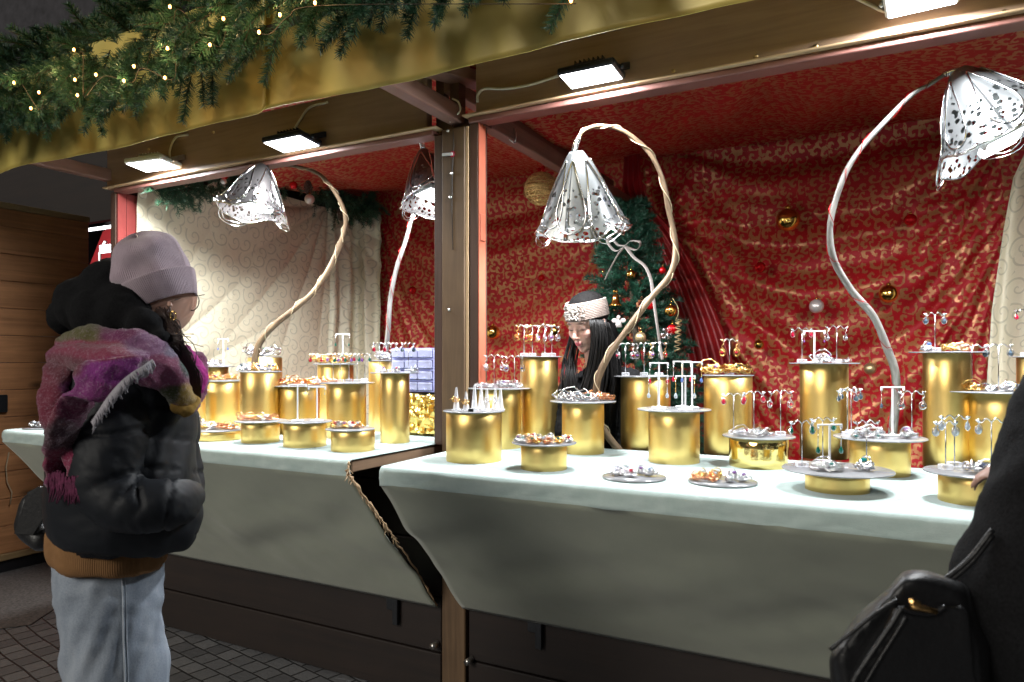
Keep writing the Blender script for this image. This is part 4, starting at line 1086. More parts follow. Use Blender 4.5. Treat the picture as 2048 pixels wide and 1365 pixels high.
def wstand(ped, px, dd, hpx, kind='drop', metal='silver', gm='clear', es=1.0, bar=.036, ears=(1, 1), metal2=None, gm2=None):
    h = hpx / FPX * (PED[ped]['d'] + dd); c = spot(ped, px, dd); yaw = YAW + .12 * rng.normal()
    key = 'w%.2f' % h
    T = thing("earring_stand", None, "earring stand", tuple(c), "earring stands on the drums")
    T.rotation_euler = (0, 0, yaw)
    O = (0, 0, 0)
    mb = MB(); mb.box((0, 0, .0065), (.030, .022, .013), bev=.002); mb.build("block", MAT['acrylic'], T, O)
    mb = MB(); mb.tube([(0, 0, .002), (0, 0, h)], .0016, 8); mb.build("rod", MAT['steel_rod'], T, O)
    mb = MB(); P = [(bar * a, 0, h + b) for a, b in ((-1.15, .004), (-.95, -.002), (-.72, -.003), (-.45, .006), (-.22, .005), (0, -.002), (.22, .005), (.45, .006), (.72, -.003), (.95, -.002), (1.15, .004))]
    mb.tube(spline(P, 44), .0017, 6); mb.build("wavy_bar", MAT['silver'], T, O)
    note(T, ped, "clear block earring stand", px, "earring stands on the drums")
    ux = Vector((math.cos(yaw), math.sin(yaw), 0))
    for k, s in enumerate((-1, 1)):
        if not ears[k]: continue
        m = metal if k == 0 or metal2 is None else metal2; g_ = gm if k == 0 or gm2 is None else gm2
        o = place(kind, m, g_, c + ux * (s * bar * .93) + Vector((0, -.002, h)), yaw + .5 * rng.normal() * (s), es, 0)
        kn = {'drop': 'drop', 'spiral': 'spiral', 'long': 'long drop'}[kind]
        note(o, ped, f"{m} {STONE[g_]} {kn} earring", px + s * bar * .93 * FPX / PED[ped]['d'], "earrings hanging on the stands")
    return T
def tstand(ped, px, dd, hpx, gm='clear', metal='silver', es=1.0, bar=.030, kind='long', ears=(1, 1)):
    h = hpx / FPX * (PED[ped]['d'] + dd); c = spot(ped, px, dd); yaw = YAW + .10 * rng.normal()
    T = thing("t_stand", None, "earring stand", tuple(c), "white T stands on the drums"); T.rotation_euler = (0, 0, yaw); O = (0, 0, 0)
    mb = MB(); mb.box((0, 0, .002), (.046, .036, .004), bev=.001); mb.lathe([(.010, .004), (.005, .008), (0, .008)], (0, 0, 0), 12); mb.build("base", MAT['stand_white'], T, O)
    mb = MB(); mb.box((0, 0, h / 2), (.0055, .0055, h), bev=.001); mb.build("post", MAT['stand_white'], T, O)
    mb = MB(); mb.box((0, 0, h + .002), (bar * 2 + .006, .006, .0045), bev=.001)
    for s in (-1, 1): mb.box((s * bar, 0, h - .004), (.006, .0055, .010), bev=.001)
    mb.build("crossbar", MAT['stand_white'], T, O)
    note(T, ped, "white T shaped stand", px, "white T stands on the drums")
    ux = Vector((math.cos(yaw), math.sin(yaw), 0))
    for k, s in enumerate((-1, 1)):
        if not ears[k]: continue
        o = place(kind, metal, gm, c + ux * (s * bar) + Vector((0, -.004, h - .008)), yaw, es); kn = {'drop': 'drop', 'spiral': 'spiral', 'long': 'long drop'}[kind]
        note(o, ped, f"{metal} {STONE[gm]} {kn} earring", px + s * bar * FPX / PED[ped]['d'], "earrings hanging on the stands")
def cone(ped, px, dd, hpx, metal=None, gm='green', flat=0):
    h = hpx / FPX * PED[ped]['d']; c = spot(ped, px, dd)
    T = thing("ring_cone", None, "ring cone", tuple(c), "clear ring cones on the wide drum"); O = (0, 0, 0)
    mb = MB(); mb.lathe([(0, 0), (.016, 0), (.016, .004), (.011, .006), (.0035, h - .003), (.001, h), (0, h)], (0, 0, 0), 16); mb.build("cone_body", MAT['acrylic'], T, O)
    note(T, ped, "clear acrylic ring cone", px, "clear ring cones on the wide drum")
    if metal:
        o = place('bangle', metal, gm, c + Vector((0, 0, h * .45)) - FWD * .012, YAW, .42, 1, R(75)); note(o, ped, f"{metal} wire ring with {STONE[gm]} stone", px, "wire rings on the clear cones")
# right bay
for px, dd, h, m, g_ in ((913, -.01, 46, 'gold', 'blue'), (934, -.045, 38, 'gold', 'green'), (948, .03, 50, None, 0), (961, .05, 48, None, 0), (974, -.02, 44, 'silver', 'clear'), (990, .04, 42, 'silver', 'clear'), (1001, .0, 44, None, 0)):
    cone('R1', px, dd, h, m, g_)
mb = MB(); q = spot('R1', 944, -.075); mb.box(q + Vector((0, 0, .005)), (.018, .004, .010), Matrix.Rotation(YAW, 3, 'Z')); o = mb.build("tag_block", MAT['dark_metal']); setloc(o, tuple(q)); tag(o, "tiny dark price block at the front of the ring cone drum", "price block")
wstand('R2', 988, .02, 62, 'spiral', 'silver', 'clear', .95); wstand('R2', 1029, .03, 60, 'spiral', 'silver', 'blue', .95)
for a in ((960, -.02, 'bangle', 'silver', 'red', .6), (982, -.03, 'bangle', 'silver', 'clear', .55), (1008, -.03, 'bangle', 'silver', 'purple', .95), (1034, -.02, 'bangle', 'silver', 'clear', .7), (971, .03, 'bangle', 'silver', 'green', .5)): ring('R2', *a)
wstand('R3', 1048, .0, 60, 'spiral', 'gold', 'orange', 1.0, .030); wstand('R3', 1065, .03, 58, 'spiral', 'gold', 'red', 1.0, .028); wstand('R3', 1090, .01, 60, 'spiral', 'silver', 'purple', 1.0, .030); wstand('R3', 1105, .04, 58, 'spiral', 'silver', 'clear', 1.0, .030)
cols = ['purple', 'teal', 'clear', 'green', 'dark', 'red', 'orange', 'orange', 'clear', 'dark', 'green', 'clear', 'red']
for i, (px, dd) in enumerate(((1038, -.01), (1046, -.045), (1056, .03), (1062, -.06), (1078, .01), (1070, .05), (1072, -.065), (1093, -.075), (1089, -.04), (1102, .04), (1115, -.06), (1128, .0), (1136, -.03))):
    ring('R4', px, dd, 'ring', ('silver', 'silver', 'gold', 'copper')[i % 4], cols[i], 1.15)
for a in ((1128, .0, 'bangle', 'silver', 'clear', .9), (1150, -.03, 'bangle', 'silver', 'clear', 1.15), (1176, -.04, 'bangle', 'silver', 'green', .95), (1180, .05, 'bangle', 'copper', 'clear', 1.0), (1203, .0, 'bangle', 'copper', 'red', .9), (1218, .02, 'bangle', 'copper', 'clear', .7)): ring('R5', *a)
wstand('R6', 1251, -.0, 62, 'spiral', 'silver', 'red', .95, .033); wstand('R6', 1290, .02, 62, 'spiral', 'silver', 'purple', .95, .030, metal2='gold', gm2='orange'); wstand('R6', 1318, .0, 64, 'spiral', 'silver', 'purple', .95, .030, metal2='copper', gm2='red')
tstand('R7', 1324, .05, 88, 'red', 'silver', .9, .031); tstand('R7', 1390, .04, 90, 'blue', 'gold', .9, .033); tstand('R7', 1375, .075, 90, 'red', 'silver', .9, .03)
tstand('R7', 1312, -.04, 66, 'clear', 'silver', .95, .031); tstand('R7', 1363, -.055, 66, 'clear', 'gold', .95, .031)
for a in ((1426, -.01, 'bangle', 'gold', 'purple', 1.25), (1468, -.02, 'bangle', 'gold', 'green', 1.3), (1490, .02, 'bangle', 'gold', 'clear', .8)): ring('R8', *a)
wstand('R8', 1464, .03, 68, 'spiral', 'gold', 'red', 1.0, .030)
wstand('R9', 1473, .03, 78, 'drop', 'silver', 'red', 1.0, .036); wstand('R9', 1514, .03, 82, 'drop', 'silver', 'red', 1.0, .036); wstand('R9', 1560, -.005, 86, 'spiral', 'silver', 'red', .85, .036)
for a in ((1470, -.04, 'bangle', 'silver', 'clear', .6), (1483, -.02, 'bangle', 'silver', 'red', .8), (1502, -.06, 'bangle', 'silver', 'clear', .6), (1517, -.03, 'bangle', 'silver', 'red', .85)): ring('R9', *a)
wstand('R10', 1604, .0, 66, 'drop', 'silver', 'red', .9, .036); wstand('R10', 1676, .01, 70, 'spiral', 'silver', 'clear', .8, .038); tstand('R10', 1624, -.02, 62, 'purple', 'silver', .45, .036)
for a in ((1641, -.03, 'bangle', 'silver', 'purple', 1.0), (1684, -.03, 'bangle', 'silver', 'clear', .45)): ring('R10', *a)
wstand('R11', 1613, .03, 88, 'drop', 'silver', 'green', 1.0, .032, ears=(1, 1)); wstand('R11', 1673, .085, 88, 'drop', 'silver', 'green', 1.0, .034); wstand('R11', 1733, -.0, 92, 'spiral', 'silver', 'teal', .75, .034); tstand('R11', 1666, .02, 84, 'green', 'silver', 1.0, .032)
for a in ((1630, -.03, 'bangle', 'silver', 'clear', .7), (1645, -.045, 'bangle', 'silver', 'teal', .85), (1664, -.03, 'bangle', 'silver', 'clear', .6), (1718, -.04, 'ring', 'silver', 'teal', 1.9)): ring('R11', *a)
wstand('R12', 1704, .03, 88, 'drop', 'silver', 'dark', 1.0, .032); wstand('R12', 1727, .08, 88, 'drop', 'silver', 'dark', 1.0, .032); tstand('R12', 1792, .02, 96, 'dark', 'silver', .8, .036); wstand('R12', 1820, -.01, 88, 'spiral', 'silver', 'dark', .85, .036)
for a in ((1722, -.02, 'bangle', 'silver', 'clear', 1.0), (1748, -.03, 'bangle', 'silver', 'clear', .7), (1796, -.05, 'ring', 'silver', 'purple', 1.7), (1700, -.04, 'ring', 'silver', 'clear', 1.2)): ring('R12', *a)
wstand('R13', 1870, .0, 74, 'drop', 'silver', 'dark', 1.0, .032)
for a in ((1851, -.01, 'ring', 'silver', 'blue', 1.6), (1895, -.02, 'bangle', 'gold', 'clear', .8), (1915, -.01, 'bangle', 'copper', 'clear', .8)): ring('R13', *a)
wstand('R14', 1944, .0, 88, 'drop', 'silver', 'dark', 1.1, .040); wstand('R14', 2014, .04, 88, 'drop', 'silver', 'dark', 1.1, .040)
for a in ((1938, -.03, 'bangle', 'gold', 'clear', .8), (1960, -.05, 'bangle', 'silver', 'clear', .7), (1978, -.08, 'ring', 'silver', 'clear', 1.8), (2008, -.05, 'bangle', 'gold', 'clear', .8), (2032, -.06, 'bangle', 'silver', 'blue', .8)): ring('R14', *a)
wstand('R15', 1906, .03, 92, 'drop', 'silver', 'clear', 1.05, .028); wstand('R15', 1944, .07, 98, 'drop', 'silver', 'clear', 1.05, .034); wstand('R15', 1999, .03, 96, 'drop', 'silver', 'clear', 1.05, .034, ears=(1, 0))
for a in ((1938, -.04, 'bangle', 'silver', 'blue', .95), (1958, -.05, 'bangle', 'silver', 'clear', .8)): ring('R15', *a)
wstand('R16', 2052, .0, 90, 'drop', 'silver', 'red', 1.0, .034)
for i, (px, dd, m, g_) in enumerate(((1234, .01, 'silver', 'purple'), (1246, .03, 'silver', 'clear'), (1260, -.02, 'silver', 'red'), (1263, .045, 'silver', 'clear'), (1288, .03, 'silver', 'purple'), (1299, .0, 'silver', 'blue'))): ring('F1', px, dd, 'ring', m, g_, 1.35)
for i, (px, dd, m, g_) in enumerate(((1392, -.0, 'copper', 'orange'), (1413, .045, 'gold', 'clear'), (1420, -.02, 'copper', 'orange'), (1430, .01, 'gold', 'clear'), (1444, .05, 'gold', 'clear'), (1452, -.03, 'silver', 'clear'), (1470, .02, 'silver', 'purple'), (1480, -.02, 'silver', 'purple'))): ring('F2', px, dd, 'ring', m, g_, 1.35)
for px, g_ in ((68, 'clear'), (80, 'clear'), (90, 'green')): ring('F3', px, .0, 'ring', 'silver', g_, 1.6)
# left bay
for px in (376, 392, 400): ring('L1', px, -.02, 'bangle', 'silver', 'dark', .9)
for px, m, g_ in ((400, 'gold', 'clear'), (416, 'silver', 'clear'), (432, 'silver', 'clear')): ring('L3b', px, -.01, 'bangle', m, g_, 1.1)
tstand('L3b', 447, .0, 54, 'blue', 'silver', .8, .030)
for i, px in enumerate((410, 424, 438, 452, 468)): ring('L2', px, -.03 + .01 * (i % 2), 'bangle', ('gold', 'copper')[i % 2], ('clear', 'orange', 'purple')[i % 3], .95)
for px in (512, 535): ring('L3c', px, -.02, 'bangle', 'silver', 'green' if px > 520 else 'clear', 1.6)
for i, px in enumerate((488, 500, 514, 528, 542, 553)): ring('L3', px, -.02, 'ring', ('silver', 'gold')[i % 3 == 2], ('dark', 'blue')[i % 2], 1.8)
for i, px in enumerate((566, 584, 602, 618, 634)): ring('L4', px, -.03 + .02 * (i % 2), 'bangle', ('copper', 'gold')[i % 2], ('red', 'clear', 'orange')[i % 3], 1.05)
for px in (645, 680): ring('L5', px, -.02, 'bangle', 'gold', 'green' if px > 650 else 'clear', 1.5)
tstand('L5', 682, .04, 58, 'green', 'silver', .8, .035)
for i, (px, dd) in enumerate(((636, -.03), (663, .03), (684, -.03), (693, .05), (716, -.02), (727, .03))):
    wstand('L6', px, dd, 54, 'drop', ('gold', 'silver')[i % 2], ('red', 'purple', 'green')[i % 3], 1.0, .026)
for px in (660, 672): ring('L6', px, -.06, 'bangle', 'copper', 'red', .6)
ring('L7', 768, -.02, 'bangle', 'silver', 'clear', 1.2); ring('L7', 780, .0, 'bangle', 'silver', 'clear', 1.1)
for px, g_ in ((761, 'red'), (784, 'clear'), (818, 'dark')): wstand('L8', px, -.02, 56, 'drop', 'silver', g_, 1.05, .026)
for px, g_ in ((770, 'purple'), (798, 'red'), (830, 'clear')): ring('L8', px, -.05, 'ring', 'silver', g_, 1.2)
for px, g_ in ((374, 'blue'), (384, 'red'), (394, 'dark')): ring('L9', px, -.0, 'ring', 'silver', g_, 1.7)
for px, m, g_ in ((410, 'gold', 'clear'), (430, 'silver', 'clear'), (450, 'copper', 'orange'), (468, 'copper', 'clear')): ring('L10', px, -.02, 'bangle', m, g_, .85)
for px, m, g_ in ((489, 'copper', 'clear'), (505, 'copper', 'orange'), (518, 'gold', 'clear'), (531, 'silver', 'clear'), (541, 'copper', 'clear')): ring('L11', px, -.01, 'bangle', m, g_, .75)
tstand('L12', 598, -.02, 72, 'clear', 'silver', .3, .034); tstand('L12', 634, -.0, 66, 'clear', 'silver', .3, .034)
for px, m, g_ in ((671, 'gold', 'red'), (681, 'silver', 'dark'), (690, 'gold', 'purple'), (704, 'silver', 'red'), (716, 'copper', 'clear')): ring('L13', px, -.01, 'ring', m, g_, 1.4)
# labels: ordinals within the same drum
from collections import defaultdict
G_ = defaultdict(list)
for o, ped, desc, px, grp in ITEMS: G_[(ped, desc)].append((px, o, grp))
ORD = ['', 'first', 'second', 'third', 'fourth', 'fifth', 'sixth', 'seventh']
for (ped, desc), L in G_.items():
    L.sort(key=lambda q: q[0]); n = len(L)
    for k, (px, o, grp) in enumerate(L):
        if n == 1: w = desc
        elif n == 2: w = ("left " if k == 0 else "right ") + desc
        elif k == 0: w = "leftmost " + desc
        elif k == n - 1: w = "rightmost " + desc
        elif n == 3: w = "middle " + desc
        else: w = ORD[k + 1] + " left " + desc
        o['label'] = w + " on " + PED[ped]['phrase']; o['group'] = grp
# thin wire hoop on the cloth
mb = MB(); mb.tube(spline([tuple(at_z(x, y, CT + .003)) for x, y in ((1178, 932), (1180, 926), (1205, 922), (1240, 922), (1272, 926), (1285, 934), (1275, 940))], 50), .0011, 5)
mb.tube(spline([tuple(at_z(x, y, CT + .003)) for x, y in ((1178, 932), (1188, 938), (1210, 940))], 12), .0011, 5)
o = mb.build("wire_necklace", MAT['silver']); setloc(o, tuple(at_z(1230, 930, CT))); tag(o, "thin open silver wire necklace lying on the cloth behind the flat plate", "necklace")
# lilac drawer box on a foil wrapped box
c0 = at_y(835, 876, 2.80); yb = 2.80
xl, xr = at_y(819, 800, yb).x, at_y(885, 800, yb).x; zt = at_y(840, 787, yb).z
mb = MB(); mb.bb(xl - .02, xr + .05, yb - .12, yb + .16, CT + .003, zt, bev=.01); o = mb.build("foil_box", MAT['gold_crinkle']); setloc(o, (xl, yb, CT)); tag(o, "box wrapped in crinkled gold foil at the end of the left counter", "box")
s_ = o.modifiers.new("sub", 'SUBSURF'); s_.subdivision_type = 'SIMPLE'; s_.levels = 5; s_.render_levels = 5
tx = bpy.data.textures.new("crumple", 'VORONOI'); tx.noise_scale = .06
dm = o.modifiers.new("crumple", 'DISPLACE'); dm.texture = tx; dm.strength = .02; dm.mid_level = .3
xa, xb_ = at_y(797, 740, yb - .05).x, at_y(880, 740, yb - .05).x; za, zb_ = zt + .012, at_y(830, 697, yb - .05).z
T = thing("drawer_box", "lilac plastic box of small clear drawers behind the centre post", "drawer box", ((xa + xb_) / 2, yb - .03, za))
mb = MB(); mb.bb(xa, xb_, yb + .05, yb + .06, za, zb_); mb.bb(xa, xa + .006, yb - .10, yb + .05, za, zb_); mb.bb(xb_ - .006, xb_, yb - .10, yb + .05, za, zb_); mb.bb(xa + .006, xb_ - .006, yb - .10, yb + .05, zb_ - .006, zb_); mb.bb(xa + .006, xb_ - .006, yb - .10, yb + .05, za, za + .006)
for k in range(1, 4): zz = za + (zb_ - za) * k / 4; mb.bb(xa + .006, xb_ - .006, yb - .10, yb + .05, zz - .003, zz + .003)
plain('lilac', (.42, .44, .78), .35, var=.05)
mb.build("frame", MAT['lilac'], T)
for r_ in range(4):
    for q_ in range(3):
        x0 = xa + .008 + (xb_ - xa - .016) * q_ / 3; x1 = xa + .008 + (xb_ - xa - .016) * (q_ + 1) / 3 - .003; z0 = za + (zb_ - za) * r_ / 4 + .007; z1 = za + (zb_ - za) * (r_ + 1) / 4 - .007
        mb = MB(); mb.bb(x0, x1, yb - .112, yb + .04, z0, z1, bev=.003); mb.bb((x0 + x1) / 2 - .008, (x0 + x1) / 2 + .008, yb - .122, yb - .112, z0 + .004, z0 + .010); mb.build("drawer", MAT['drawer_plastic'], T)
# ================================================================== people
from mathutils.bvhtree import BVHTree
def cosv(px): return 1 / math.hypot(1, (px - 1024) / FPX)
def ch(mb, nodes, n=14, flat=None, axis=None, sub=6):
    """tapered rounded limb through picture points (px, py, distance, radius in px)"""
    P = spline(nodes, max(2, (len(nodes) - 1) * sub)) if len(nodes) > 2 else np.array(nodes, float)
    pts = [at_d(a, b, c) for a, b, c, r in P]; rad = [r * c / FPX * cosv(a) for a, b, c, r in P]
    mb.tube(pts, rad, n, flat=flat, axis=axis)
    if flat is None: mb.ball(pts[0], rad[0] * .98, n=n); mb.ball(pts[-1], rad[-1] * .98, n=n)
def ringloft(mb, rows, d, tilt=0, n=40, pw=2.2):
    """closed body form: rows of (cx, py, half width px, depth radius m[, extra distance])"""
    R_ = spline([tuple(r) if len(r) > 4 else tuple(r) + (0,) for r in rows], len(rows) * 4); v = []
    for cx, py, hw, dr, dd in R_:
        c = at_d(cx, py, d + dd); w = hw * (d + dd) / FPX * cosv(cx); rr = ray(cx, HOR).normalized(); rx = rr.cross(UP)
        for k in range(n):
            a = 2 * math.pi * k / n; ca, sa = math.cos(a), math.sin(a)
            x = w * math.copysign(abs(ca) ** (2 / pw), ca); y = dr * math.copysign(abs(sa) ** (2 / pw), sa)
            v.append(c + rx * x + rr * y - UP * (tilt * x))
    m = len(R_); f = [(i * n + k, (i + 1) * n + k, (i + 1) * n + (k + 1) % n, i * n + (k + 1) % n) for i in range(m - 1) for k in range(n)]
    f += [tuple(range(n)), tuple((m - 1) * n + k for k in range(n - 1, -1, -1))]
    mb.add(v, f, 0, True)
def wrinkle(co, no, fn):
    out = co.copy()
    for i in range(len(co)): out[i] += no[i] * fn(Vector(co[i]), Vector(no[i]))
    return out
def caster(o):
    """returns stick(px, py, lift): the point of the object's surface seen there"""
    dg = bpy.context.evaluated_depsgraph_get(); M = o.matrix_world.copy()
    loc = Vector((0, 0, 0)); q = o
    while q is not None: loc = loc + Vector(q.location); q = q.parent
    bv = BVHTree.FromPolygons([Vector(v.co) + loc for v in o.data.vertices], [tuple(p.vertices) for p in o.data.polygons])
    def stick(px, py, lift=.002):
        r = ray(px, py).normalized(); h = bv.ray_cast(CAM, r)
        return (h[0] - r * lift) if h[0] is not None else None
    return stick
def on(stick, pts, r, mb, lift=.002, n=40, sides=6):
    P = [stick(a, b, lift) for a, b in spline(pts, n)]; P = [p for p in P if p is not None]
    if len(P) > 2: mb.tube(P, r, sides)
def hand(mb, wrist, dirv, palmn, s=1.0, curl=.9, spread=.16, side=1):
    """palm, four unequal bent fingers and a thumb from the side of the palm"""
    d = Vector(dirv).normalized(); n = Vector(palmn); n = (n - d * n.dot(d)).normalized(); x = d.cross(n) * side
    w = Vector(wrist)
    for k in range(5): mb.tube([w + x * (.014 * (k - 2)) * s * .8, w + d * .045 * s + x * (.018 * (k - 2)) * s, w + d * .088 * s + x * (.0185 * (k - 2)) * s * .95], [.013 * s, .0135 * s, .0105 * s], 8)
    for k, (L, cu) in enumerate(((.068, curl), (.076, curl * .95), (.070, curl), (.055, curl * 1.1))):
        p = w + d * .088 * s + x * (.0195 * (k - 1.5)) * s; a = spread * (k - 1.5); dd = (d * math.cos(a) + x * math.sin(a)).normalized(); pts = [p]; ang = .15
        for j, f in enumerate((.45, .32, .25)):
            ang += cu * (.5, .7, .45)[j]; p = p + (dd * math.cos(ang) + n * math.sin(ang)) * L * f * s; pts.append(p)
        mb.tube(pts, [.0095 * s, .0088 * s, .008 * s, .0066 * s], 8); mb.ball(pts[-1], .0066 * s, n=8)
        for q in pts[1:-1]: mb.ball(q, .0088 * s, n=8)
    p = w + d * .030 * s - x * .030 * s; t1 = p + (d * .7 - x * .6 + n * .25).normalized() * .035 * s; t2 = t1 + (d * .9 - x * .1 + n * .4).normalized() * .028 * s
    mb.tube([w + d * .012 * s - x * .012 * s, p, t1, t2], [.013 * s, .014 * s, .0105 * s, .0075 * s], 8); mb.ball(t2, .0078 * s, n=8)
def colmat(name, rough=.6, bumpscale=0, bstr=.2, **kw):
    t = NT(name); a = t.n('Attribute'); a.attribute_name = 'Col'; t.l(a.outputs['Color'], t.b.inputs['Base Color']); t.inp('Roughness', rough)
    if bumpscale: t.bump(t.noise(bumpscale, 4, .7), bstr, .002)
    for k, v in kw.items(): t.inp(k.replace('_', ' '), v)
    return t
colmat('skin', .42, 260, .12, Subsurface_Weight=.15, Subsurface_Scale=.01)
t = NT('puffer'); t.inp('Roughness', .6); t.inp('Base Color', (.009, .011, .015, 1)); t.inp('Specular IOR Level', .28)
t.bump(t.math('ADD', t.noise(22, 5, .65, None, .6), t.math('MULTIPLY', t.noise(500, 2), .1)), .18, .004)
plain('fleece_black', (.010, .010, .011), .95, var=.4, nscale=320, bump=.5, Specular_IOR_Level=.15)
plain('leather_black', (.008, .008, .009), .42, nscale=140, bump=.35)
t = NT('beanie_knit'); t.inp('Roughness', .9); t.inp('Sheen Weight', .5)
t.l(t.ramp(t.noise(20, 4, .7), [(.3, (.46, .34, .41)), (.7, (.62, .49, .56))]), t.b.inputs['Base Color'])
w_ = t.n('TexWave', wave_type='BANDS', bands_direction='X'); w_.inputs['Scale'].default_value = 40; t.l(t.uv(), w_.inputs['Vector'])
t.bump(t.math('ADD', w_.outputs['Fac'], t.math('MULTIPLY', t.noise(300, 2), .5)), .55, .004)
t = NT('tan_knit'); t.inp('Roughness', .85)
t.l(t.ramp(t.noise(16, 4, .7), [(.3, (.20, .095, .03)), (.7, (.30, .15, .055))]), t.b.inputs['Base Color'])
w_ = t.n('TexWave', wave_type='BANDS', bands_direction='X'); w_.inputs['Scale'].default_value = 90; t.l(t.mapping(t.pos(), (1, 1, .02), (0, 0, -YAW)), w_.inputs['Vector'])
t.bump(w_.outputs['Fac'], .4, .002)
t = NT('denim'); t.inp('Roughness', .8)
f = t.math('ADD', t.math('MULTIPLY', t.noise(9, 5, .65, t.mapping(t.pos(), (1, 1, .45))), .8), t.math('MULTIPLY', t.noise(330, 2, .8), .35))
t.l(t.ramp(f, [(.38, (.15, .185, .24)), (.60, (.30, .345, .41)), (.78, (.42, .46, .51))]), t.b.inputs['Base Color']); t.bump(f, .5, .004)
t = NT('scarf_wool'); t.inp('Roughness', .95); t.inp('Sheen Weight', .4)
fz = t.noise(190, 3, .8); aa = t.n('Attribute'); aa.attribute_name = 'Col'; cc = aa.outputs['Color']
t.l(t.mix(t.ramp(fz, [(.52, (0, 0, 0)), (.8, (.7, .7, .7))]), cc, (.6, .45, .55)), t.b.inputs['Base Color']); t.bump(fz, .9, .004)
plain('scarf_fringe', (.42, .40, .44), .95); plain('scarf_plum', (.12, .02, .06), .95, var=.5, nscale=90, bump=.6); plain('scarf_magenta', (.42, .03, .24), .95, var=.4, nscale=120, bump=.7)
plain('scarf_mustard', (.36, .22, .05), .95, var=.4, nscale=60, bump=.6)
t = plain('hair_dark', (.006, .005, .005), .58, nscale=90, var=.5, Specular_IOR_Level=.3); plain('hair_brown', (.05, .032, .028), .4)
plain('headband_knit', (.19, .145, .125), .9, var=.15, nscale=240, bump=.6)
plain('pearl', (.34, .31, .28), .2, .1)
plain('brass', (.7, .42, .16), .25, 1)
# ------------------------------------------------------------------ customer at left
D0 = 1.50
foot = at_d(232, 2088, D0)
mb = MB()
hc = at_d(318, 590, 1.52)
mb.ball(hc, (.058, .085, .090), n=28); mb.ball(at_d(332, 620, 1.51), (.032, .05, .040), n=18); mb.ball(at_d(350, 620, 1.57), (.018, .025, .032), n=12)
mb.ball(at_d(366, 603, 1.63), .013, n=10)
mb.ball(at_d(340, 612, 1.455), (.006, .010, .014), n=10)   # ear
ch(mb, [(312, 640, 1.53, 52), (280, 720, 1.53, 56)])
ringloft(mb, [(265, 720, 60, .07), (252, 770, 110, .11), (250, 850, 118, .13), (248, 950, 112, .13), (240, 1050, 98, .12), (228, 1140, 85, .11), (228, 1220, 85, .11)], D0)
ch(mb, [(225, 1200, 1.46, 62), (228, 1420, 1.44, 55), (230, 1700, 1.46, 40), (228, 2020, 1.48, 28), (250, 2062, 1.46, 24)])
ch(mb, [(250, 1200, 1.60, 60), (256, 1420, 1.60, 52), (255, 1700, 1.60, 38), (258, 1960, 1.62, 26), (275, 1990, 1.60, 22)])
ch(mb, [(235, 780, 1.43, 48), (212, 900, 1.38, 42), (222, 985, 1.35, 38), (300, 1005, 1.34, 32), (350, 1002, 1.38, 26)])
ch(mb, [(320, 780, 1.62, 40), (345, 900, 1.62, 34), (350, 990, 1.56, 30), (345, 1010, 1.5, 24)])
hand(mb, at_d(350, 1002, 1.40), FWD * .9 - RGT * .05 - UP * .1, -RGT, .75, .5)
me, co, no = bake(mb, .0065, 3)
body = finish(me, co, "person", colmat('skin_warm', .45, 240, .1), None, np.tile(np.array([.52, .30, .22]), (len(co), 1)), org=foot); body.location = foot
tag(body, "person in lilac beanie, bright woollen scarf, black puffer jacket and pale jeans, seen from behind", "person")
def wear(name, mb, mat, voxel, sm, fn=None, parent=body, color=None):
    me, co, no = bake(mb, voxel, sm)
    if fn: co = wrinkle(co, no, fn)
    return finish(me, co, name, mat, parent, color)
def pix(p):
    q = p - CAM; d = q.dot(FWD); return 1024 + q.dot(RGT) / d * FPX, HOR - q.z / d * FPX, d
mb = MB()
ringloft(mb, [(222, 1112, 112, .15), (222, 1180, 110, .155), (228, 1250, 106, .15), (234, 1330, 103, .145), (240, 1450, 102, .14), (240, 1700, 96, .13)], D0, .05)
ch(mb, [(224, 1215, 1.47, 84), (232, 1330, 1.45, 90), (236, 1500, 1.45, 86), (236, 1750, 1.46, 76), (236, 2030, 1.48, 70)], 20)
ch(mb, [(240, 1215, 1.58, 80), (262, 1330, 1.60, 78), (268, 1500, 1.60, 74), (262, 1750, 1.60, 70), (262, 1960, 1.60, 64)], 20)
def fj(p, n):
    x, y, d = pix(p); a = nz((x * .012, y * .004, 2)); b = nz((x * .030 + y * .01, y * .010, 7)); c = nz((x * .02, y * .05, 4)) * math.exp(-((y - 1200) / 90) ** 2)
    ridge = .004 * math.exp(-((x - 245) / 4) ** 2) if d < 1.5 else 0
    e = nz((x * .045 + y * .012, y * .006, 21))
    return .014 * a + .006 * b + .004 * c + .005 * e + ridge
jeans = wear("jeans", mb, MAT['denim'], .008, 3, fj)
stk = caster(jeans); mb = MB(); on(stk, [(243, 1134), (246, 1200), (247, 1270), (250, 1366), (250, 1500)], .0016, mb, .001)
on(stk, [(249, 1134), (252, 1200), (253, 1270), (256, 1366), (256, 1500)], .0012, mb, .001); mb.build("side_seam", plain('seam_light', (.45, .50, .56), .8).m, jeans)
mb = MB(); on(stk, [(121, 1130), (135, 1134), (155, 1130)], .0012, mb, .001, 20); mb.build("pocket_stitch", MAT['seam_light'], jeans)
mb = MB(); ch(mb, [(225, 2068, 1.46, 34), (290, 2072, 1.42, 30)]); ch(mb, [(262, 1995, 1.60, 30), (312, 1995, 1.57, 27)])
wear("shoes", mb, MAT['leather_black'], .01, 2)
mb = MB(); ringloft(mb, [(224, 1030, 112, .155), (216, 1068, 120, .172), (216, 1092, 121, .175), (217, 1112, 118, .172), (220, 1118, 112, .16)], D0, .14)
wear("hoodie_hem", mb, MAT['tan_knit'], .007, 2, lambda p, n: .006 * nz((p.x * 14, p.y * 14, p.z * 8)) + .004 * nz((p.x * 30, p.y * 30, p.z * 14)))
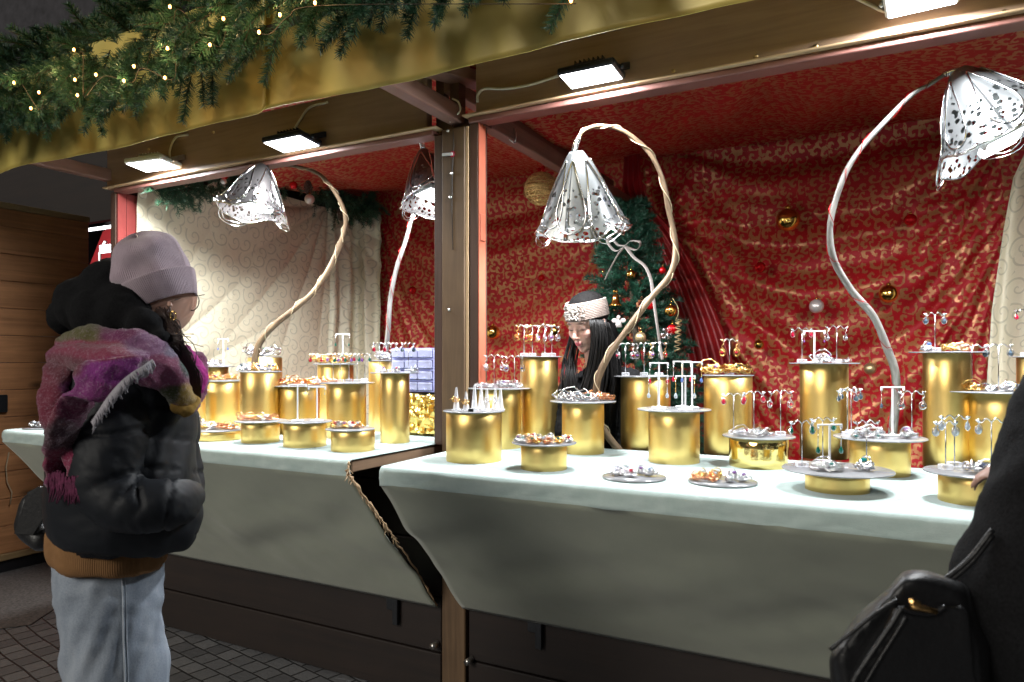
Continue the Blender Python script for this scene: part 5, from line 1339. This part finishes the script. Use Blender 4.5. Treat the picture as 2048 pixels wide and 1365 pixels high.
# jacket
mb = MB()
ringloft(mb, [(275, 690, 62, .10), (264, 728, 112, .14), (256, 780, 134, .165), (250, 850, 143, .18), (250, 920, 148, .19), (252, 990, 152, .195), (252, 1035, 151, .19), (250, 1062, 144, .18), (248, 1078, 136, .17)], D0, .12)
ch(mb, [(320, 775, 1.62, 58), (345, 880, 1.62, 54), (356, 980, 1.58, 48), (350, 1010, 1.50, 38)], 18)
def fjk(p, n):
    x, y, d = pix(p)
    q = 0
    q += .006 * nz((x * .012, y * .012, 1)) + .002 * nz((x * .035, y * .05, 5))
    arm = d < 1.47 and y < 1070
    # quilting seams
    s = (y - .10 * (x - 250)) / 62.0; s = abs((s % 1) - .5) * 2
    if y < 940 or not arm: q -= .006 * max(0, (s - .86) / .14) ** 1.5
    # folds round the elbow
    ex, ey = 268, 948; r = math.hypot(x - ex, y - ey); a = math.atan2(y - ey, x - ex)
    if arm and r < 130: q += .001 * math.exp(-((r - 45) / 40) ** 2) * math.sin(a * 6 + 1.6 * nz((r * .03, a, 3)))
    if x > 300: q += .0035 * math.sin((x * .55 + y * .16) * .22)
    return q + .005
jacket = wear("puffer_jacket", mb, MAT['puffer'], .0065, 2, fjk)
mb = MB()
ch(mb, [(262, 760, 1.42, 62), (240, 820, 1.39, 78), (226, 880, 1.365, 82), (216, 940, 1.345, 78), (226, 988, 1.33, 70), (268, 1010, 1.32, 62), (315, 1012, 1.33, 56), (345, 1006, 1.37, 50), (364, 1000, 1.43, 42), (376, 994, 1.49, 34)], 26)
def fsl(p, n):
    x, y, d = pix(p); q = .002 * nz((x * .03, y * .03, 5)) + .004 * nz((x * .012, y * .012, 1))
    # creases: along the bend, and the seams across upper arm and forearm
    r = math.hypot(x - 285, y - 935); a = math.atan2(y - 935, x - 285)
    q -= .010 * math.exp(-((a - 2.2 - .25 * nz((r * .02, 1, 1))) / .10) ** 2) * math.exp(-((r - 40) / 45) ** 2)
    q -= .010 * math.exp(-((a - 1.75 + .2 * nz((r * .02, 4, 1))) / .12) ** 2) * math.exp(-((r - 40) / 40) ** 2)
    q -= .008 * math.exp(-((a - 2.75) / .12) ** 2) * math.exp(-((r - 60) / 50) ** 2)
    for (cx, w) in ((338, 4),): q -= .006 * math.exp(-((x + .18 * (y - 1000) - cx) / w) ** 2) * (y > 900)
    q -= .007 * math.exp(-((y + .12 * (x - 220) - 868 + 5 * nz((x * .02, 0, 0))) / 5) ** 2) * (x < 330)
    q += .004 * abs(nz((x * .02 + y * .02, y * .05 - x * .05, 3)))
    return q + .002
wear("sleeve", mb, MAT['puffer'], .006, 2, fsl, jacket)
# hood
mb = MB()
for a in ((140, 632, 1.52, 44), (182, 610, 1.50, 70), (222, 580, 1.50, 68), (205, 630, 1.46, 62), (250, 630, 1.46, 70), (262, 590, 1.50, 60), (290, 655, 1.42, 44), (322, 678, 1.40, 26), (228, 560, 1.56, 52)):
    mb.ball(at_d(a[0], a[1], a[2]), a[3] * a[2] / FPX * .9, n=24)
wear("fleece_hood", mb, MAT['fleece_black'], .007, 10, lambda p, n: .010 * nz(p * 9) + .005 * nz(p * 24) + .0025 * nz(p * 90))
# beanie, own frame
A_ = (RGT * -.38 + UP * .92 - FWD * .05).normalized(); B_ = (RGT * .92 + UP * .38).normalized(); C_ = A_.cross(B_).normalized()
hatc = at_d(316, 568, 1.51); k_ = 1.51 / FPX * .93
def hat(rows, n=72, wob=0):
    m = MB(); v = []; uv = []
    for h, r in rows:
        for i in range(n):
            a = 2 * math.pi * i / n; rr = r * k_ * (1 + wob * nz((math.cos(a) * 1.5, math.sin(a) * 1.5, h * .02)))
            sl = max(0, h - 50) / 50
            v.append(hatc + A_ * (h * k_ * (1 + .06 * sl * math.sin(a * 2 + 1))) + B_ * (rr * math.cos(a)) + C_ * (rr * 1.12 * math.sin(a))); uv.append((i / n, h * .01))
    f = [(i * n + j, i * n + (j + 1) % n, (i + 1) * n + (j + 1) % n, (i + 1) * n + j) for i in range(len(rows) - 1) for j in range(n)]
    m.add(v, f, 0, True, uv); return m
rows = [(h, r) for h, r in spline([(-30, 62), (-5, 71), (20, 76), (45, 75), (68, 70), (88, 58), (102, 36), (109, 14), (110, .5)], 40)]
hb = hat(rows, 72, .16).build("beanie", MAT['beanie_knit'], body)
rows = [(h, r) for h, r in spline([(-44, 60), (-47, 63), (-43, 66), (-20, 74), (0, 79), (7, 80), (9, 77), (5, 74)], 30)]
hat(rows, 72, .03).build("cuff", MAT['beanie_knit'], hb)
# hair under the hat
mb = MB()
for i in range(110):
    j = rng.normal(size=8)
    mb.tube([Vector(q) for q in spline([tuple(at_d(325 + 7 * j[0], 622 + 4 * j[1], 1.45)), tuple(at_d(340 + 8 * j[2], 660 + 6 * j[3], 1.43)), tuple(at_d(362 + 9 * j[4], 705 + 6 * j[5], 1.42)), tuple(at_d(382 + 6 * j[6], 745, 1.42)), tuple(at_d(388 + 5 * j[6] + 3 * j[7], 795 + 8 * j[7], 1.42))], 12)], .0012, 4)
for i in range(50):
    j = rng.normal(size=8)
    mb.tube([Vector(q) for q in spline([tuple(at_d(322 + 7 * j[0], 625, 1.45)), tuple(at_d(335 + 12 * j[1], 665, 1.41)), tuple(at_d(345 + 20 * j[2], 690 + 8 * j[3], 1.40))], 8)], .0009, 4)
mb.build("hair", MAT['hair_brown'], body)
# earring and glasses
c = at_d(346, 632, 1.435); mb = MB(); mb.tube([c + RGT * (.006 * math.cos(a)) + UP * (.009 * math.sin(a)) for a in np.linspace(0, 6.28, 20)[:-1]], .0014, 6, closed=True); mb.build("hoop_earring", MAT['gold_wire'], body)
c = at_d(384, 603, 1.54); ax = (RGT * .6 - FWD * .1).normalized(); mb = MB()
mb.tube([c + ax * (.017 * math.cos(a)) + UP * (.020 * math.sin(a)) for a in np.linspace(0, 6.28, 28)[:-1]], .0011, 6, closed=True)
mb.tube([c - ax * .017 + UP * .008, at_d(350, 600, 1.46)], .0011, 5); mb.tube([c + ax * .017 + UP * .012, c + ax * .03 + UP * .014], .001, 5)
gl = mb.build("glasses", MAT['dark_metal'], body)
mb = MB(); mb.add([c] + [c + ax * (.0165 * math.cos(a)) + UP * (.0195 * math.sin(a)) for a in np.linspace(0, 6.2832, 25)[:-1]], [(0, 1 + i, 1 + (i + 1) % 24) for i in range(24)]); mb.build("lens", clear('lens_glass', (1, 1, 1), .93).m, gl)
# scarf pieces: woven colour fields
FIELDS = [(150, 668, 60, 16, (.11, .10, .025)), (235, 668, 40, 14, (.17, .02, .10)), (190, 700, 70, 18, (.27, .035, .08)), (130, 735, 40, 30, (.16, .03, .05)), (300, 690, 50, 18, (.24, .10, .22)),
          (345, 690, 26, 22, (.22, .20, .30)), (372, 725, 16, 26, (.01, .08, .055)), (330, 745, 34, 30, (.34, .10, .20)), (350, 790, 22, 16, (.07, .09, .03)), (374, 795, 18, 20, (.40, .26, .05)),
          (235, 742, 62, 22, (.32, .04, .30)), (165, 775, 42, 22, (.25, .03, .20)), (150, 815, 40, 26, (.16, .015, .07)), (120, 870, 40, 30, (.07, .02, .035)), (125, 930, 40, 26, (.24, .01, .06)), (95, 800, 22, 60, (.20, .02, .05)), (290, 735, 26, 12, (.05, .012, .03))]
def wool(name, mb, parent):
    me, co, no = bake(mb, .0055, 2); c0 = co.copy(); co = wrinkle(co, no, fw); C = np.zeros((len(co), 3))
    for i in range(len(co)):
        x, y, d = pix(Vector(c0[i])); x += 10 * nz(c0[i] * 14); y += 8 * nz(c0[i] * 14, 1, 5); a = np.zeros(3); w = 0
        for fx, fy, rx, ry, c in FIELDS:
            k = math.exp(-2.2 * (((x - fx) / rx) ** 2 + ((y - fy) / ry) ** 2)); a += k * k * np.array(c); w += k * k
        C[i] = (a + .0005 * np.array((.2, .02, .1))) / (w + .0005)
    return finish(me, co, name, MAT['scarf_wool'], parent, C)
fw = lambda p, n: .009 * nz(p * 16) + .005 * nz(p * 40) + .002 * nz(p * 120)
mb = MB()
ch(mb, [(128, 688, 1.46, 22), (165, 680, 1.42, 27), (235, 678, 1.38, 28), (298, 702, 1.38, 32), (342, 752, 1.375, 34), (368, 800, 1.40, 27), (385, 800, 1.44, 22), (392, 765, 1.48, 24), (394, 722, 1.52, 24)], 16)
ch(mb, [(118, 712, 1.40, 30), (180, 722, 1.36, 38), (250, 728, 1.34, 38), (305, 750, 1.355, 34), (345, 785, 1.375, 20)], 16)
scarf = wool("scarf", mb, body)
mb = MB(); ch(mb, [(300, 718, 1.34, 20), (268, 732, 1.30, 34), (225, 744, 1.275, 42), (174, 774, 1.27, 48), (142, 824, 1.275, 42), (122, 880, 1.29, 35), (112, 930, 1.31, 30), (110, 968, 1.33, 18)], 18, flat=.45, axis=tuple(RGT * .6 + UP * .8))
wool("scarf_end", mb, scarf)
mb = MB(); ch(mb, [(140, 700, 1.42, 34), (118, 745, 1.36, 40), (104, 800, 1.33, 34), (112, 860, 1.32, 30), (140, 920, 1.30, 26), (150, 968, 1.30, 16)], 18, flat=.5, axis=tuple(RGT))
wool("scarf_tail", mb, scarf)
mb = MB(); ch(mb, [(372, 700, 1.50, 12), (384, 730, 1.46, 24), (393, 770, 1.44, 18), (388, 798, 1.44, 8)], 12); wear("scarf_fold", mb, MAT['scarf_magenta'], .005, 2, fw, scarf)
mb = MB(); ch(mb, [(350, 812, 1.385, 12), (372, 822, 1.39, 16), (388, 800, 1.41, 12)], 12)
wear("scarf_patch", mb, MAT['scarf_mustard'], .004, 2, fw, scarf)
mb = MB(); ed = spline([(303, 720, 1.28), (285, 733, 1.26), (265, 745, 1.25), (245, 761, 1.245), (228, 779, 1.245), (213, 798, 1.25), (200, 818, 1.255), (184, 842, 1.26)], 64)
for (x, y, d) in ed:
    a = rng.normal(size=3); L = 16 + 6 * rng.random()
    mb.tube([at_d(x, y, d + .012), at_d(x + 5 + 2 * a[0], y + L * .6, d + .012), at_d(x + 3 + 4 * a[1], y + L * 1.25, d + .02)], [.0022, .0020, .0008], 5)
mb.build("fringe", MAT['scarf_fringe'], scarf)
mb = MB()
for (x0, x1, y0, y1, d, n) in ((98, 130, 950, 975, 1.30, 30), (132, 162, 960, 980, 1.28, 30)):
    for i in range(n):
        x = x0 + (x1 - x0) * rng.random(); y = y0 + (y1 - y0) * rng.random(); mb.tube([at_d(x, y - 10, d), at_d(x + 2 * rng.normal(), y + 10, d), at_d(x - 4 + 4 * rng.normal(), y + 26 + 8 * rng.random(), d)], [.0022, .002, .0008], 5)
mb.build("fringe", MAT['scarf_plum'], scarf)
# shoulder bag of the customer
bc = at_d(72, 1035, 1.60)
bag = thing("shoulder_bag", "small black leather bag hanging behind the customer in the puffer jacket", "bag", tuple(bc))
mb = MB(); ch(mb, [(70, 1010, 1.62, 34), (66, 1055, 1.62, 36), (82, 1080, 1.60, 26)], 14)
wear("bag_body", mb, MAT['leather_black'], .006, 3, lambda p, n: .004 * nz(p * 20), bag)
mb = MB(); mb.poly_prism([at_d(a, b, 1.575) for a, b in ((55, 985), (76, 974), (104, 978), (108, 1000), (66, 1070), (28, 1068))], FWD * .01)
mb.build("flap", MAT['leather_black'], bag)
mb = MB(); mb.poly_prism([at_d(a, b, 1.59) for a, b in ((78, 1062), (108, 1050), (108, 1100), (60, 1098))], FWD * .01); mb.build("pocket", MAT['leather_black'], bag)
mb = MB()
for i in range(9): c = at_d(108 + i * 1.2, 992 - i * 7, 1.55); mb.tube([c + RGT * (.004 * math.cos(a)) + UP * (.007 * math.sin(a)) for a in np.linspace(0, 6.28, 12)[:-1]], .0012, 5, closed=True)
mb.build("chain", MAT['brass'], bag)

# ------------------------------------------------------------------ person at the right edge
sh = thing  # alias kept short
foot2 = at_d(2190, 2400, .86); foot2.z = 0
mb = MB()
ch(mb, [(2250, 470, .98, 118), (2250, 560, .98, 100)], 18); ch(mb, [(2255, 620, .98, 80), (2260, 720, .96, 90)], 14)
ringloft(mb, [(2270, 720, 90, .08), (2280, 820, 220, .11), (2290, 1000, 240, .13), (2290, 1400, 230, .13), (2290, 1750, 220, .13)], .98)
ch(mb, [(2190, 1650, .95, 120), (2190, 2300, .95, 80), (2190, 3050, .95, 60)], 12); ch(mb, [(2380, 1650, 1.05, 120), (2380, 2300, 1.05, 80), (2380, 2800, 1.05, 60)], 12)
ch(mb, [(2150, 840, .88, 80), (2130, 1060, .84, 70), (2155, 1110, .90, 60), (2150, 1040, .98, 48), (2118, 985, 1.02, 38)], 12)
hand(mb, at_d(2112, 985, 1.02), -RGT * .88 + UP * .42 + FWD * .2, -UP * .6 - FWD * .3 - RGT * .1, .8, .75, .1, -1)
me, co, no = bake(mb, .0065, 2)
pb2 = finish(me, co, "person", MAT['skin_warm'], None, np.tile(np.array([.50, .30, .24]), (len(co), 1)), org=foot2); pb2.location = foot2
tag(pb2, "person in dark fleece coat cut off by the right edge, reaching toward the jewellery", "person")
mb = MB()
ch(mb, [(2150, 760, .90, 112), (2140, 870, .86, 140), (2140, 970, .83, 172), (2130, 1080, .82, 200), (2120, 1180, .82, 238), (2130, 1300, .83, 240), (2150, 1500, .86, 250)], 24)
ch(mb, [(2150, 1060, .86, 130), (2150, 1050, .93, 75), (2150, 1010, .99, 50)], 18)
ringloft(mb, [(2290, 760, 150, .12), (2300, 850, 250, .16), (2300, 1100, 260, .19), (2300, 1500, 270, .2), (2300, 1900, 280, .2)], .98)
wear("fleece_coat", mb, MAT['fleece_black'], .01, 3, lambda p, n: .012 * nz(p * 8) + .005 * nz(p * 25) + .002 * nz(p * 120), pb2)
mb = MB(); ch(mb, [(2190, 1700, .95, 140), (2190, 2300, .95, 100), (2190, 3000, .95, 85)], 12); ch(mb, [(2380, 1700, 1.05, 140), (2380, 2300, 1.05, 100), (2380, 2780, 1.05, 85)], 12)
wear("trousers", mb, MAT['fleece_black'], .014, 2, None, pb2)
mb = MB(); mb.ball(at_d(2265, 420, 1.0), (.11, .12, .13), n=20); ch(mb, [(2300, 480, 1.02, 110), (2310, 640, 1.04, 100)]); wear("hair", mb, MAT['hair_dark'], .01, 2, lambda p, n: .004 * nz(p * 30), pb2)
# handbag at right
hbag = thing("handbag", "black leather handbag with brass zip hanging at the right edge", "handbag", tuple(at_d(1820, 1300, .80)))
mb = MB()
ol = [(1655, 1318), (1664, 1296), (1712, 1236), (1770, 1178), (1800, 1146), (1822, 1137), (1850, 1138), (1895, 1152), (1935, 1170), (1975, 1290), (1990, 1450), (1700, 1470), (1668, 1400)]
v = []
for dd, sc in ((0, .86), (.012, .95), (.03, .99), (.055, 1.0), (.08, .98), (.10, .93), (.115, .80)):
    cx, cy = 1830, 1310
    for a, b in ol: v.append(at_d(cx + (a - cx) * sc, cy + (b - cy) * sc, .76 + dd))
n = len(ol); f = [(i * n + k, i * n + (k + 1) % n, (i + 1) * n + (k + 1) % n, (i + 1) * n + k) for i in range(6) for k in range(n)] + [tuple(range(n))[::-1], tuple(6 * n + k for k in range(n))]
mb.add(v, f, 0, True); bb = wear("bag_body", mb, MAT['leather_black'], .006, 3, lambda p, n: .004 * nz(p * 14) + .0015 * nz(p * 40), hbag)
mb = MB(); pn = [(1706, 1372), (1722, 1340), (1782, 1252), (1803, 1218), (1816, 1222), (1866, 1226), (1890, 1214), (1935, 1215), (1960, 1400), (1720, 1440)]
mb.poly_prism([at_d(a, b, .748) for a, b in pn], FWD * .02); pk = wear("front_pocket", mb, MAT['leather_black'], .004, 3, lambda p, n: .003 * nz(p * 18), hbag)
mb = MB()
for pts, r in (([(1660, 1300), (1700, 1268), (1745, 1232), (1795, 1200)], .0022), ([(1705, 1368), (1722, 1338), (1782, 1250), (1803, 1216)], .0026), ([(1728, 1372), (1752, 1330), (1795, 1262), (1812, 1234)], .0018), ([(1803, 1216), (1820, 1224), (1862, 1228), (1890, 1214)], .0024)):
    mb.tube([at_d(a, b, .744) for a, b in spline(pts, 24)], r, 8)
mb.build("piping", MAT['leather_black'], hbag)
mb = MB(); mb.tube([at_d(a, b, .742) for a, b in ((1822, 1212), (1840, 1216), (1872, 1224))], .0032, 8); mb.box(at_d(1830, 1207, .740), (.013, .006, .007), Matrix.Rotation(YAW, 3, 'Z') @ Matrix.Rotation(.5, 3, 'Y'), bev=.002); mb.build("zip", MAT['brass'], hbag)
mb = MB()
for o_ in (0, 10): mb.tube([at_d(a, b + o_, .80) for a, b in spline([(1888, 1160), (1915, 1140), (1945, 1112), (1985, 1060)], 20)], .0032, 8)
mb.build("strap", MAT['leather_black'], hbag)

# ------------------------------------------------------------------ seller
HD = 2.93
Hc = at_d(1176, 646, HD)
Fh = (RGT * -.66 - FWD * .68 - UP * .33).normalized(); Uh = (UP - Fh * Fh.dot(UP)).normalized(); Sh = Fh.cross(Uh)      # Sh: her right side
if Sh.dot(FWD) > 0: Sh = -Sh                                                                                       # Sh points toward the camera
HM = Matrix((Sh, Fh, Uh)).transposed()
hp = lambda s, f, u: Hc + Sh * s + Fh * f + Uh * u
mb = MB()
mb.ball(hp(0, -.002, .03), (.074, .094, .088), HM, 28)
mb.ball(hp(0, .030, -.045), (.052, .058, .060), HM, 20); mb.ball(hp(0, .062, -.094), (.020, .018, .016), HM, 12)
mb.ball(hp(0, .045, -.082), (.036, .034, .026), HM, 14)
for s in (-1, 1):
    mb.ball(hp(.034 * s, .058, -.026), (.024, .024, .026), HM, 12); mb.ball(hp(.031 * s, .070, .000), (.0155, .015, .012), HM, 12)
    mb.ball(hp(.030 * s, .076, .020), (.020, .010, .006), HM, 10); mb.ball(hp(.009 * s, .092, -.038), (.0065, .008, .0055), HM, 8)
    mb.ball(hp(.074 * s, -.008, -.010), (.007, .016, .028), HM, 10)
mb.ball(hp(0, .072, .045), (.045, .022, .035), HM, 14)
mb.tube([hp(0, .080, .012), hp(0, .090, -.006), hp(0, .100, -.022), hp(0, .105, -.033)], [.0075, .0078, .0090, .0098], 10); mb.ball(hp(0, .103, -.034), .0105, n=10)
mb.ball(hp(0, .078, -.055), (.020, .014, .014), HM, 12)
mb.ball(hp(0, .0905, -.0575), (.0175, .0070, .0042), HM, 12); mb.ball(hp(0, .0890, -.0670), (.0155, .0075, .0052), HM, 12)
nb_ = at_d(1196, 735, 2.99)
mb.tube([hp(0, -.02, -.05), nb_, at_d(1205, 775, 3.02)], [.050, .050, .062], 16)
ringloft(mb, [(1205, 760, 34, .07), (1205, 785, 78, .09), (1205, 840, 84, .10), (1205, 930, 78, .10), (1205, 1050, 76, .10), (1208, 1250, 80, .10)], 3.05)
ch(mb, [(1152, 800, 2.99, 22), (1136, 880, 2.93, 17), (1155, 960, 2.90, 19), (1165, 985, 2.86, 14)])
ch(mb, [(1260, 800, 3.0, 24), (1262, 880, 2.93, 18), (1240, 960, 2.90, 19), (1225, 985, 2.86, 14)])
hand(mb, at_d(1165, 985, 2.86), -UP * .8 + RGT * .5, FWD, .85, .6); hand(mb, at_d(1225, 985, 2.86), -UP * .8 - RGT * .5, FWD, .85, .6, .16, -1)
ch(mb, [(1180, 1240, 3.05, 42), (1180, 1500, 3.05, 34), (1182, 1330 + 0, 3.05, 30)][:2]); ch(mb, [(1235, 1240, 3.08, 42), (1235, 1330, 3.08, 34)])
me, co, no = bake(mb, .0034, 2, fac=.4)
W_ = (co - np.array(Hc)) @ np.array([list(Sh), list(Fh), list(Uh)]).T
s_, f_, u_ = W_[:, 0], W_[:, 1], W_[:, 2]
colr = np.tile(np.array([.62, .38, .30]), (len(co), 1))
def paint(mask, c, a=1.0):
    m = np.clip(mask, 0, 1)[:, None] * a; colr[:] = colr * (1 - m) + np.array(c) * m
g3 = lambda cs, cf, cu, rs, rf, ru: np.exp(-(((s_ - cs) / rs) ** 2 + ((f_ - cf) / rf) ** 2 + ((u_ - cu) / ru) ** 2) ** 2)
for sg in (-1, 1):
    paint(g3(sg * .036, .065, -.030, .020, .03, .017), (.78, .40, .36), .45)
    paint(g3(sg * .031, .085, -.002, .017, .02, .009), (.42, .27, .24), .6)
    paint(g3(sg * .032, .085, .0205, .019, .02, .0036), (.06, .035, .03), .95)
    paint(g3(sg * .031, .085, -.0075, .0155, .02, .0030), (.015, .01, .01), 1)
paint(g3(0, .095, -.058, .0185, .02, .0052), (.52, .06, .10), .95); paint(g3(0, .095, -.067, .0165, .02, .0058), (.60, .09, .13), .95)
paint(g3(0, .10, -.044, .010, .02, .003), (.5, .25, .22), .5)
org = at_d(1205, 1400, 3.05); org.z = .14
sel = finish(me, co, "person", MAT['skin'], None, colr, org=org); sel.location = org
tag(sel, "person behind the counter with long dark hair, beige headband and black furry coat", "person")
# headband: ribbed rings
mb = MB()
for k in range(11):
    u = .026 + .0062 * k; t_ = k / 10
    for th in (0,):
        rs, rf = .081 - .006 * t_ ** 2, .099 - .007 * t_ ** 2
        mb.tube([hp(rs * math.cos(a), -.004 - .010 * t_ + rf * math.sin(a), u - .020 * math.sin(a) * -1 * .6 + .010 * math.cos(a * 2) * .2) for a in np.linspace(0, 6.28319, 73)[:-1]], .0042, 8, closed=True)
hbd = mb.build("headband", MAT['headband_knit'], sel)
mb = MB()
for i in range(120):
    a = R(90) + .32 * rng.normal(); k = rng.random(); u = .028 + .060 * k
    rs, rf = .088 - .006 * k, .106 - .007 * k
    mb.ball(hp(rs * math.cos(a), -.004 - .01 * k + rf * math.sin(a), u + .012 * math.sin(a)), .0028 + .0018 * rng.random(), n=6)
mb.build("pearls", MAT['pearl'], hbd)
# hair
mb = MB(); mb.ball(hp(0, -.012, .042), (.083, .097, .088), HM, 28)
ch(mb, [(1212, 660, 2.97, 22), (1220, 710, 3.0, 24), (1216, 780, 3.0, 20), (1205, 830, 2.97, 9)], 14)
hair = wear("hair", mb, plain('hair_crown', (.004, .0035, .0035), .8, Specular_IOR_Level=.08), .005, 3, lambda p, n: .003 * nz((p.x * 60, p.y * 60, p.z * 6)), sel)
mb = MB()
guides = [[(1196, 640, 2.83), (1198, 680, 2.82), (1190, 730, 2.85), (1176, 780, 2.85), (1164, 830, 2.84)],
          [(1192, 642, 2.87), (1203, 690, 2.88), (1204, 750, 2.89), (1196, 800, 2.87), (1188, 850, 2.86)],
          [(1206, 645, 2.90), (1222, 690, 2.93), (1230, 745, 2.94), (1222, 790, 2.93), (1212, 850, 2.90)],
          [(1156, 650, 3.03), (1143, 705, 3.01), (1139, 724, 2.97), (1138, 745, 2.91), (1136, 780, 2.89), (1138, 810, 2.88)],
          [(1186, 640, 2.815), (1190, 690, 2.82), (1180, 745, 2.85), (1168, 785, 2.86), (1156, 815, 2.87)]]
for gi, G in enumerate(guides):
    for i in range((80, 90, 90, 55, 30)[gi]):
        j = rng.normal(size=3); w = 5.5
        mb.tube([Vector(q) for q in spline([tuple(at_d(a + w * j[0] * (.8 + .12 * k) , b + (6 * j[1] if k else 0) + (12 * j[1] if k == 4 else 0), c + .014 * j[2])) for k, (a, b, c) in enumerate(G)], 14)], [.0022] * 12 + [.0015, .0006], 4)
mb.build("locks", MAT['hair_dark'], hair)
# coat
mb = MB()
ringloft(mb, [(1200, 742, 36, .075), (1205, 765, 74, .10), (1205, 800, 92, .12), (1205, 860, 90, .13), (1205, 950, 86, .13), (1205, 1080, 88, .13), (1208, 1300, 92, .13)], 3.06)
ch(mb, [(1148, 785, 3.0, 32), (1134, 850, 2.94, 30), (1138, 895, 2.92, 26), (1152, 950, 2.90, 22)], 16)
ch(mb, [(1258, 775, 3.0, 40), (1268, 840, 2.95, 36), (1262, 890, 2.92, 30), (1242, 950, 2.90, 24)], 16)
ch(mb, [(1180, 748, 2.98, 14), (1205, 756, 2.95, 16), (1235, 745, 2.99, 14)], 12)
wear("furry_coat", mb, plain('coat_fur', (.011, .011, .012), .95, var=.5, nscale=90, bump=1.0, Specular_IOR_Level=.2).m, .006, 2, lambda p, n: .008 * nz(p * 12) + .010 * abs(nz(p * 55)) + .004 * nz(p * 120), sel)
